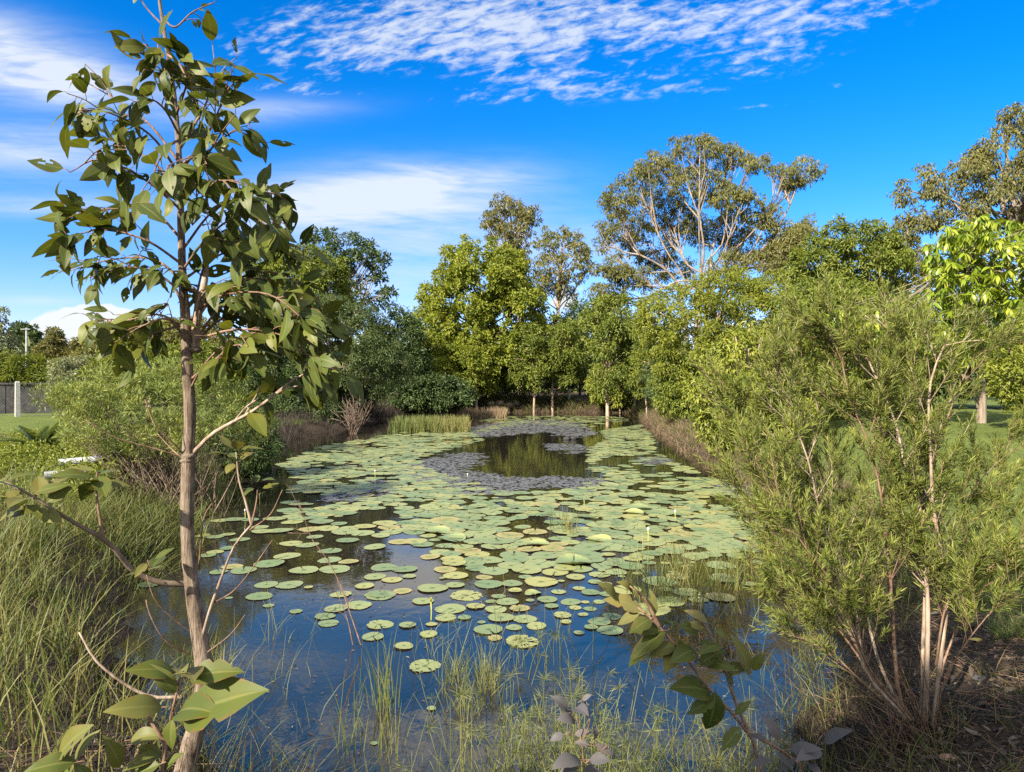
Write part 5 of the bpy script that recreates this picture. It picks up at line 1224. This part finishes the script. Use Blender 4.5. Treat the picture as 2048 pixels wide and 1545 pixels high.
PLAB = {('g', True): ('green lily pad floating apart from the crowded raft, near the camera', 'lily pads scattered in the near water'),
        ('s', True): ('insect holed speckled lily pad on the near blue water', 'holed lily pads on the near water'),
        ('y', True): ('yellowing tan edged lily pad among the nearer scattered pads', 'yellowing pads in the near water'),
        ('g', False): ('plain green lily pad packed in the raft across the middle of the pond', 'lily pads of the raft'),
        ('s', False): ('holed green lily pad packed in the raft across the pond', 'holed lily pads of the raft'),
        ('y', False): ('yellowing lily pad packed in the raft across the pond', 'yellowing lily pads of the raft'),
        ('k', False): ('lily pad with upturned rim in the raft across the pond', 'upturned lily pads of the raft')}
UNIQ = {(1321, 1164): 'largest green lily pad right of the reeds, above the leaning chewed plant', (1450, 1158): 'green lily pad alone in dark water beside the right shrub foliage', (1440, 1196): 'ragged yellow spotted pad in dark water nearest the right shrub',
        (850, 1334): 'insect speckled pad lowest on the blue water, nearest the camera of the big pads', (808, 1294): 'oval green pad just above left of the lowest speckled pad', (977, 1170): 'round pad with dark centre alone at the front edge of the raft', (519, 1194): 'large green pad right of the sapling trunk at the edge of the blue reflection',
        (1044, 1285): 'pale speckled pad behind the central sedge clump', (748, 1488): 'tiny round pad lowest of all on the dark blue water', (863, 1419): 'tiny holed pad left of the central sedge stems', (300, 1170): 'green pad in shade left of the sapling trunk below the low branch', (670, 1140): 'wide green pad touching the bare brown twiggy stem', (660, 1103): 'round pad with dark green centre behind the bare brown stem',
        (592, 1224): 'small lone pad between the sapling trunk and the holed pads', (1224, 1234): 'holed pad just left of the curled yellow leaves of the leaning plant', (865, 1178): 'broad pale oval pad in the middle of the blue reflection'}
HK = {}
for it in HAND.split(';'):
    f_ = it.split()
    if len(f_) >= 3: x, y = px_ground(float(f_[0]), float(f_[1])); HK[(round(x, 4), round(y, 4))] = (int(f_[0]), int(f_[1]))
far = MB()
protos = {}
for rank, i in enumerate(order):
    x, y, rad_, kd, hand = placed[i]
    z = .004 + r.uniform(0, .007); rot = r.uniform(0, 6.28); tx, ty = r.normal(0, .016, 2)
    if rank < 300:
        src = {'g': G_, 's': S_, 'y': Y_, 'k': K_}[kd]; me = src[r.integers(0, len(src))]
        if me.name not in protos: o = protos[me.name] = bpy.data.objects.new('lily_pad', me)
        else: o = protos[me.name].copy()
        C.objects.link(o)
        o.location = (x, y, z); o.rotation_euler = (tx, ty, rot); o.scale = (rad_, rad_, rad_)
        lab, grp = PLAB[(kd, hand)]
        u_ = UNIQ.get(HK.get((round(x, 4), round(y, 4))))
        tag(o, u_ or lab, 'lily pad', grp if not u_ else 'singled out lily pads')
    else:
        V, Q, rd_ = pad_geo(r, nseg=14, chew=0, curl=.08 if kd == 'k' else .02)
        V = V * rad_; cr_, sr_ = math.cos(rot), math.sin(rot)
        V = np.stack([V[:, 0] * cr_ - V[:, 1] * sr_ + x, V[:, 0] * sr_ + V[:, 1] * cr_ + y, V[:, 2] + z + tx * V[:, 1]], 1)
        far.add(V, Q, min(1, r.random() * .8 + (.25 if kd == 'y' else 0)), rd_)
tag(far.build('distant_lily_pads', M_PAD), kind='stuff')

# grey floating weed in matted sheets
m, n = new_mat('floating_weed')
g = n.node('ShaderNodeTexCoord'); q = n.noise(g.outputs['Object'], 30, 4, .7); q2 = n.noise(g.outputs['Object'], 5, 3, .6)
col = n.ramp(n.m('ADD', n.m('MULTIPLY', q, .7), n.m('MULTIPLY', q2, .3)), [(0.3, (.06, .06, .055)), (0.5, (.11, .11, .11)), (0.72, (.17, .17, .165))])
p = principled(n, col, .45, .8, bump(n, q, .6, .02)); finish(n, p.outputs[0])
mats_ = [[(880, 915), (930, 905), (985, 915), (960, 930), (945, 945), (1010, 955), (1100, 952), (1180, 958), (1240, 965), (1180, 985), (1050, 975), (1000, 990), (940, 985), (880, 970), (820, 960), (790, 935), (830, 920)],
         [(960, 850), (1050, 841), (1130, 843), (1180, 858), (1190, 870), (1150, 876), (1090, 866), (1030, 870), (960, 875), (930, 868)], [(1085, 888), (1150, 888), (1185, 898), (1150, 908), (1110, 900)], [(660, 985), (760, 960), (800, 975), (740, 1000), (680, 1005)],
         [(1440, 960), (1500, 975), (1530, 1020), (1510, 1030), (1450, 990)], [(1275, 918), (1330, 914), (1330, 930), (1280, 930)]]
mb = MB()
st = .09
for pl in mats_:
    wp = [px_ground(*q_) for q_ in pl]; lo, hi = np.min(wp, 0), np.max(wp, 0)
    stp = .075 if hi[1] < 25 else .15
    P = r.uniform(lo, hi, (int(1.5 * (hi[0] - lo[0]) * (hi[1] - lo[1]) / stp ** 2), 2))
    e = edgedist(P, wp); e = np.where(inpoly(P, wp), e, -e)
    def vn(x, y, s, o): return np.sin(x * s + 1.7 * np.sin(y * s * .8 + o) + o) * np.cos(y * s * 1.1 + 1.3 * np.sin(x * s * .7 + 2 * o))
    nz = .5 * vn(P[:, 0], P[:, 1], 1.3, 1) + .35 * vn(P[:, 0], P[:, 1], 3.1, 2.2) + .25 * vn(P[:, 0], P[:, 1], 7.3, .4) + r.normal(0, .18, len(P))
    k = (e * .9 + nz * .55 > -.02) & (e > -.5)
    P = P[k]; s = stp * r.uniform(.35, .85, len(P)); a_ = r.uniform(0, 1.57, len(P)); zc = .004 + r.uniform(0, .004, len(P))
    cn = np.stack([np.stack([P[:, 0] + s * np.cos(a_ + j * 1.5708), P[:, 1] + s * np.sin(a_ + j * 1.5708), zc + r.normal(0, .0015, len(P))], 1) for j in range(4)], 1)
    mb.add(cn.reshape(-1, 3), np.arange(len(P) * 4).reshape(-1, 4), np.repeat(r.random(len(P)), 4))
tag(mb.build('floating_weed', m, smooth=False), kind='stuff')

# lily flowers and buds
m, n = new_mat('petal'); p = principled(n, (.75, .78, .85, 1), .5, .3); finish(n, p.outputs[0]); M_PETAL = m
m, n = new_mat('bud'); p = principled(n, (.32, .34, .08, 1), .5, .3); finish(n, p.outputs[0]); M_BUD = m
def flower(px_, py_base, py_top, label, openf=.25, white=True):
    x, y = px_ground(px_, py_base); h = (py_base - py_top) / F * y
    root = empty('water_lily', (x, y, 0), label, 'flower', 'lily flowers and buds')
    s = MB(); tube(s, [(x, y, -.05), (x + .004, y, h * .5), (x, y, h)], [.005, .005, .005], 6); s.build('stalk', M_BUD, root)
    pm_ = MB(); k = 10; ph = np.arange(k) * 2.4; e = .12 + openf * np.linspace(0, 1, k)
    D = nrm(np.stack([np.cos(ph) * e, np.sin(ph) * e, np.ones(k)], 1)); big_leaves(pm_, r, np.repeat([[x, y, h]], k, 0), D, np.stack([-np.cos(ph), -np.sin(ph), np.full(k, .2)], 1), np.full(k, .045), .4, (.0, .2), .3, 0, 2, 5)
    pm_.build('petal', M_PETAL if white else M_BUD, root)
flower(1296, 1085, 1062, 'white lily flower half open above pads beside the reeds', .35); flower(750, 958, 944, 'white lily flower standing above the far left pads', .5); flower(862, 1240, 1205, 'green lily bud on a stalk over the near holed pads', .05, False)
flower(490, 1040, 1024, 'pale lily bud just right of the sapling trunk', .1); flower(1350, 1040, 1026, 'thin white lily bud over the right side of the raft', .15); flower(519, 1010, 992, 'white lily bud by the grassy left bank', .2); flower(935, 955, 951, 'tiny white bud at the edge of the grey weed', .3)
flower(1168, 1013, 1000, 'green bud among the reed tuft in mid raft', .05, False)

# ------------------------------------------------------------------ small things
def simple_mat(name, c, rough=.7, spec=.3, nscale=20, var=.35):
    m, n = new_mat(name); g = n.node('ShaderNodeTexCoord'); q = n.noise(g.outputs['Object'], nscale, 4, .65)
    d = tuple(v * (1 - var) for v in c); l = tuple(min(1, v * (1 + var)) for v in c)
    p = principled(n, n.ramp(q, [(.3, d), (.7, l)]), rough, spec, bump(n, q, .3, .01)); finish(n, p.outputs[0]); return m
M_PVC = simple_mat('white_pipe', (.30, .315, .34), .5, .25, 6, .3); M_POST = simple_mat('concrete_post', (.38, .38, .36), .9, .1, 14, .2); M_WIRE = simple_mat('wire', (.16, .165, .16), .5, .5); M_ROCK = simple_mat('rock', (.25, .19, .145), .9, .15, 8, .4)
M_WOODP = simple_mat('pole_wood', (.22, .23, .24), .8, .1, 6, .2); M_SCREEN = simple_mat('dark_screen', (.03, .03, .032), .9, .1, 3, .5); M_YEL = simple_mat('yellow_leaf', (.42, .33, .06), .5, .3, 40, .3); M_PINKL = simple_mat('pink_brown_leaf', (.30, .17, .11), .5, .3, 30, .3); M_GREYR = simple_mat('dark_rock', (.035, .036, .037), .8, .15, 9, .3)
def pipe(label, p0, p1, rad_, joint):
    p0, p1 = np.array(p0), np.array(p1); root = empty('drain_pipe', p0, label, 'pipe', 'white pipes in the left bank')
    b = MB(); d = nrm(p1 - p0); P = np.linspace(p0, p1, 8)
    tube(b, P, rad_, 20, cap=False); tube(b, P[::-1] + d * .0, rad_ * .9, 20, cap=False); b.build('barrel', M_PVC, root)
    c = MB(); e = p0 + d * joint; tube(c, [e - d * .07, e - d * .065, e + d * .065, e + d * .07], [rad_ * 1.0, rad_ * 1.1, rad_ * 1.1, rad_ * 1.0], 20, cap=False); c.build('collar', M_PVC, root)
pipe('white pipe lying nearer the pond, the lower of two', at(88, 952, 8.9), at(170, 944, 9.2), .052, .35)
pipe('weathered white pipe lying behind, the upper of two', at(118, 926, 10.4), at(205, 918, 10.6), .055, .5)
# chain link fence
YF = 29
fx0, fx1 = at(-260, 0, YF)[0], at(128, 0, YF)[0]
fz = hz(at(35, 0, YF)[0], YF); ft = at(0, 766, YF)[2]
fence = empty('chain_link_fence', (fx1, YF, fz), 'chain link fence with pale posts along the far left lawn', 'fence')
for x in (at(35, 0, YF)[0], at(-115, 0, YF)[0], at(188, 0, YF)[0]):
    b = MB(); tube(b, [(x, YF, fz - .2), (x, YF, fz + .02), (x, YF, ft + .02), (x, YF, ft + .06)], [.13, .125, .115, .08], 4); b.build('post', M_POST, fence, smooth=False)
b = MB(); fx1 = at(188, 0, YF)[0]; ht = ft - .04 - fz
for k in np.arange(fx0 - ht, fx1, .13):
    for sgn in (1, -1):
        a_, c_ = (k, k + ht) if sgn > 0 else (k + ht, k)
        za, zb = fz, ft - .04
        lo_, hi_ = max(min(a_, c_), fx0), min(max(a_, c_), fx1)
        if hi_ - lo_ < .05: continue
        f0, f1 = (lo_ - a_) / (c_ - a_), (hi_ - a_) / (c_ - a_)
        tube(b, [(lo_, YF - .0 + sgn * .006, za + (zb - za) * f0), (hi_, YF + sgn * .006, za + (zb - za) * f1)], .0018, 3, cap=False)
for z_ in (fz + .05, ft - .02): tube(b, [(fx0, YF - .02, z_), (fx1, YF - .02, z_)], .008, 4)
b.build('wire_mesh', M_WIRE, fence)
# dark screening wall behind the fence
b = MB(); x0, x1 = at(-300, 0, 33)[0], at(135, 0, 33)[0]
def box(mb, x0, x1, y0, y1, z0, z1, rnd=.5):
    V = [(x0, y0, z0), (x1, y0, z0), (x1, y1, z0), (x0, y1, z0), (x0, y0, z1), (x1, y0, z1), (x1, y1, z1), (x0, y1, z1)]
    mb.add(V, [[0, 3, 2, 1], [4, 5, 6, 7], [0, 1, 5, 4], [1, 2, 6, 5], [2, 3, 7, 6], [3, 0, 4, 7]], rnd)
scr = empty('screen_wall', ((x0 + x1) / 2, 33, .6), 'dark screening wall seen through the chain link fence', 'wall')
ws = (x1 - x0) / 7
for i in range(7): b = MB(); box(b, x0 + i * ws + .01, x0 + (i + 1) * ws - .01, 33 + .03 * (i % 2), 33.1 + .03 * (i % 2), .4, at(0, 768, 33)[2]); b.build('panel', M_SCREEN, scr, smooth=False)
b = MB(); box(b, x0, x1, 32.93, 32.99, at(0, 770, 33)[2], at(0, 766, 33)[2]); b.build('rail', M_SCREEN, scr, smooth=False)
# utility pole
pl = empty('utility_pole', (*at(52, 800, 64)[:2], .6), 'grey utility pole among the far left trees', 'pole'); b = MB()
xx = at(53, 0, 64)[0]; tube(b, [(xx, 64, .4), (xx, 64, at(0, 656, 64)[2])], [.12, .09], 10); b.build('post', M_WOODP, pl)
b = MB(); zt = at(0, 659, 64)[2]; box(b, xx - .45, xx + .45, 63.82, 63.9, zt - .04, zt + .04); b.build('crossarm', M_WOODP, pl, smooth=False)
# white marker post on the far bank
px_ = at(1138, 0, 52.5); gz = hz(px_[0], 52.5); b = MB(); tube(b, [(px_[0], 52.5, gz - .1), (px_[0] + .02, 52.5, gz + .9), (px_[0] + .02, 52.5, gz + .96)], [.13, .12, .07], 8)
tag(b.build('marker_post', M_POST, origin=(px_[0], 52.5, gz)), 'short pale post on top of the far bank', 'post')
# stones
def stone(label, x, y, z, s, mat, seed):
    q = np.random.default_rng(seed); V = []; nu, nv = 10, 7
    for i in range(nv):
        ph = math.pi * (i + .5) / nv
        for j in range(nu):
            th = 2 * math.pi * j / nu; d = np.array([math.cos(th) * math.sin(ph), math.sin(th) * math.sin(ph), math.cos(ph)])
            V.append(d * np.array(s) * (1 + .12 * math.sin(3 * d[0] * 2 + seed) + .1 * math.sin(5 * d[1] + 2 * seed) + q.normal(0, .03)))
    Q = [[i * nu + j, (i + 1) * nu + j, (i + 1) * nu + (j + 1) % nu, i * nu + (j + 1) % nu] for i in range(nv - 1) for j in range(nu)]
    for b_ in (0, (nv - 1) * nu):
        Q += [[b_ + j, b_ + j + 1, b_ + nu - 2 - j, b_ + nu - 1 - j] for j in range(nu // 2 - 1)]
    b = MB(); b.add(np.array(V) + (x, y, z), Q); o = b.build('stone', mat, origin=(x, y, z)); tag(o, label, 'stone')
    return o
x, y = px_ground(1141, 880); stone('left of two rounded dark stones breaking the pond surface', x - .13, y, .03, (.13, .12, .09), M_GREYR, 1); stone('right and higher of two rounded dark stones in the pond', x + .12, y + .1, .05, (.13, .12, .11), M_GREYR, 2)
for k, (dx_, dy_, s_) in enumerate([(0, 0, .34), (.7, .3, .42), (1.4, .1, .36), (1.9, .5, .3), (.4, -.3, .26)]):
    x = -1.6 + dx_; y = 51.3 + dy_; tag(stone('pale brown stone in the small pile at the left of the far bank', x, y, hz(x, y) + .12, (s_, s_ * .8, s_ * .7), M_ROCK, 5 + k), group='stones piled on the far bank')
# cycad
rng = np.random.default_rng(88); cb = at(80, 905, 12.5); cz_ = hz(cb[0], cb[1])
cy = empty('cycad', (cb[0], cb[1], cz_), 'low dark cycad with stiff feathered fronds on the left lawn edge', 'cycad'); tm = MB(); tube(tm, [(cb[0], cb[1], cz_ - .1), (cb[0], cb[1], cz_ + .12), (cb[0], cb[1], cz_ + .22)], [.12, .13, .06], 10); tm.build('trunk', B_BROWN, cy)
for k in range(17):
    a_ = k * 2.4; e = rng.uniform(.35, 1.1); L_ = rng.uniform(.55, .8); d = np.array([math.cos(a_) * math.cos(e), math.sin(a_) * math.cos(e), math.sin(e)]); s = np.array([cb[0], cb[1], cz_ + .2])
    P = spline([s, s + d * L_ * .5 + (0, 0, .03), s + d * L_ - (0, 0, .08)], 14); fm = MB(); tube(fm, P, np.linspace(.008, .003, 14), 4, .3)
    t = np.linspace(.12, 1, 34); f = t * 12.99; i = f.astype(int); B = P[i] + (P[i + 1] - P[i]) * (f - i)[:, None]; ax = nrm(P[i + 1] - P[i]); sdv = nrm(np.cross(ax, (0, 0, 1)))
    for sg in (1, -1): put_leaves(fm, B, ax * .6 + sdv * sg + (0, 0, .25), np.tile((0, 0, 1.), (34, 1)), .15 * np.sin(np.pi * (t * .85 + .1)) + .02, np.full(34, .016), T_NARROW, rng.random(34) * .5)
    fm.build('frond', M_DARK if k % 2 else M_MID, cy)
# garden plants behind the pipes
mb = MB(); n_ = 26000; Yv = rng.uniform(8.2, 15, n_); X = -rng.uniform(.56, .80, n_) * Yv; X, Yv, c_ = clump(rng, n_, X, Yv, 60, .13); k = (pond_sd(X, Yv) > 1.0) & ~((np.abs(X + 7.2) < .9) & (Yv > 8.3) & (Yv < 10.2)) ; X, Yv, c_ = X[k], Yv[k], c_[k]
hh = (np.random.default_rng(4).random(n_)[c_ % n_] * .35 + .08)
P = np.stack([X, Yv, height(X, Yv) + hh * rng.random(len(X)) ** .6], 1)
put_leaves(mb, P, nrm(rng.normal(size=P.shape) + (0, 0, .2)), nrm(rng.normal(size=P.shape) * .6 + (0, -.2, 1)), rng.uniform(.04, .09, len(P)), rng.uniform(.02, .035, len(P)), T_LEAF, np.clip(rng.random(len(P)) * .7 + hh, 0, 1))
tag(mb.build('ground_cover', M_MID, smooth=False), kind='stuff')
# litter under the right shrub and on the near left mud
mb = MB(); n_ = 9000; Yv = rng.uniform(1.9, 6.5, n_); X = rng.uniform(.25, .85, n_) * Yv; k = (pond_sd(X, Yv) > .02) & (X > .9); X, Yv = X[k], Yv[k]
X2 = -rng.uniform(.2, .7, 2600) * 3; Y2 = rng.uniform(2, 4.5, 2600); k = pond_sd(X2, Y2) > .02; X = np.r_[X, X2[k]]; Yv = np.r_[Yv, Y2[k]]
P = np.stack([X, Yv, height(X, Yv) + rng.uniform(.002, .03, len(X))], 1); l = rng.uniform(.015, .055, len(P)) * rng.choice([.6, 1, 1.5], len(P), p=[.6, .32, .08])
big_leaves(mb, rng, P, nrm(rng.normal(size=P.shape) * (1, 1, .25)), nrm(rng.normal(size=P.shape) * .35 + (0, 0, 1)), l, .4, (-.6, 1.0), .3, 0, 2, 3, rnd=rng.beta(1.2, 2.2, len(P)))
tag(mb.build('leaf_litter', M_LITTER), kind='stuff')
mb = MB(); n_ = 1700; Yv = rng.uniform(1.9, 6, n_); X = rng.uniform(.25, .85, n_) * Yv; k = (pond_sd(X, Yv) > -.02) & (X > .9); X, Yv = X[k], Yv[k]; X2 = -rng.uniform(.2, .75, 700) * 3.4; Y2 = rng.uniform(2, 5, 700); k = pond_sd(X2, Y2) > .0; X = np.r_[X, X2[k]]; Yv = np.r_[Yv, Y2[k]]
zz_ = height(X, Yv)
for x, y, z in zip(X, Yv, zz_):
    a_ = rng.uniform(0, 6.28); l = rng.uniform(.04, .22); d = np.array([math.cos(a_), math.sin(a_), rng.uniform(-.05, .35)]) * l; s = np.array([x, y, z + .006]); tube(mb, [s, s + d * .5 + rng.normal(size=3) * .006, s + d], [.0022, .0018, .001], 4, rng.random())
tag(mb.build('fallen_twigs', B_TWIG), kind='stuff')
mb = MB(); n_ = 1500; Yv = rng.uniform(1.9, 5.5, n_); X = rng.uniform(.3, .85, n_) * Yv; X, Yv, c_ = clump(rng, n_, X, Yv, 12, .03); k = (pond_sd(X, Yv) > 0) & (X > 1.0); blades(mb, rng, X[k], Yv[k], rng.uniform(.06, .28, k.sum()), .0035, .5, .8, rnd=rng.random(k.sum()))
tag(mb.build('sparse_grass', M_GRASS), kind='stuff')
def fallen(label, px_, py_, z, L_, ang, mat, cat='leaf'):
    Y = (CAMZ - z) * F / (py_ - HZ); x = (px_ - CX) / F * Y; z = hz(x, Y) + .02; b = MB(); d = np.array([[math.cos(ang), math.sin(ang), .05]])
    big_leaves(b, rng, np.array([[x, Y, z]]), d, np.array([[0., -.25, 1]]), np.array([L_]), .36, (.3, .31), .3, .5, 6, 10); tag(b.build('fallen_leaf', mat, origin=(x, Y, z)), label, cat)
fallen('yellow fallen leaf on the dark litter right of the shrub stems', 1938, 1243, .5, .14, -.15, M_YEL); fallen('pinkish brown curled fallen leaf just right of the shrub foot', 1878, 1472, .45, .12, .1, M_PINKL)
fallen('pale grey fallen leaf on the litter between the other two', 1945, 1310, .5, .15, .2, M_GREYPL); fallen('long pale tan leaf on the ground near the right edge', 2012, 1172, .5, .16, -.1, M_PINKL)
for o in bpy.data.objects:
    if 'o_' in o: del o['o_']
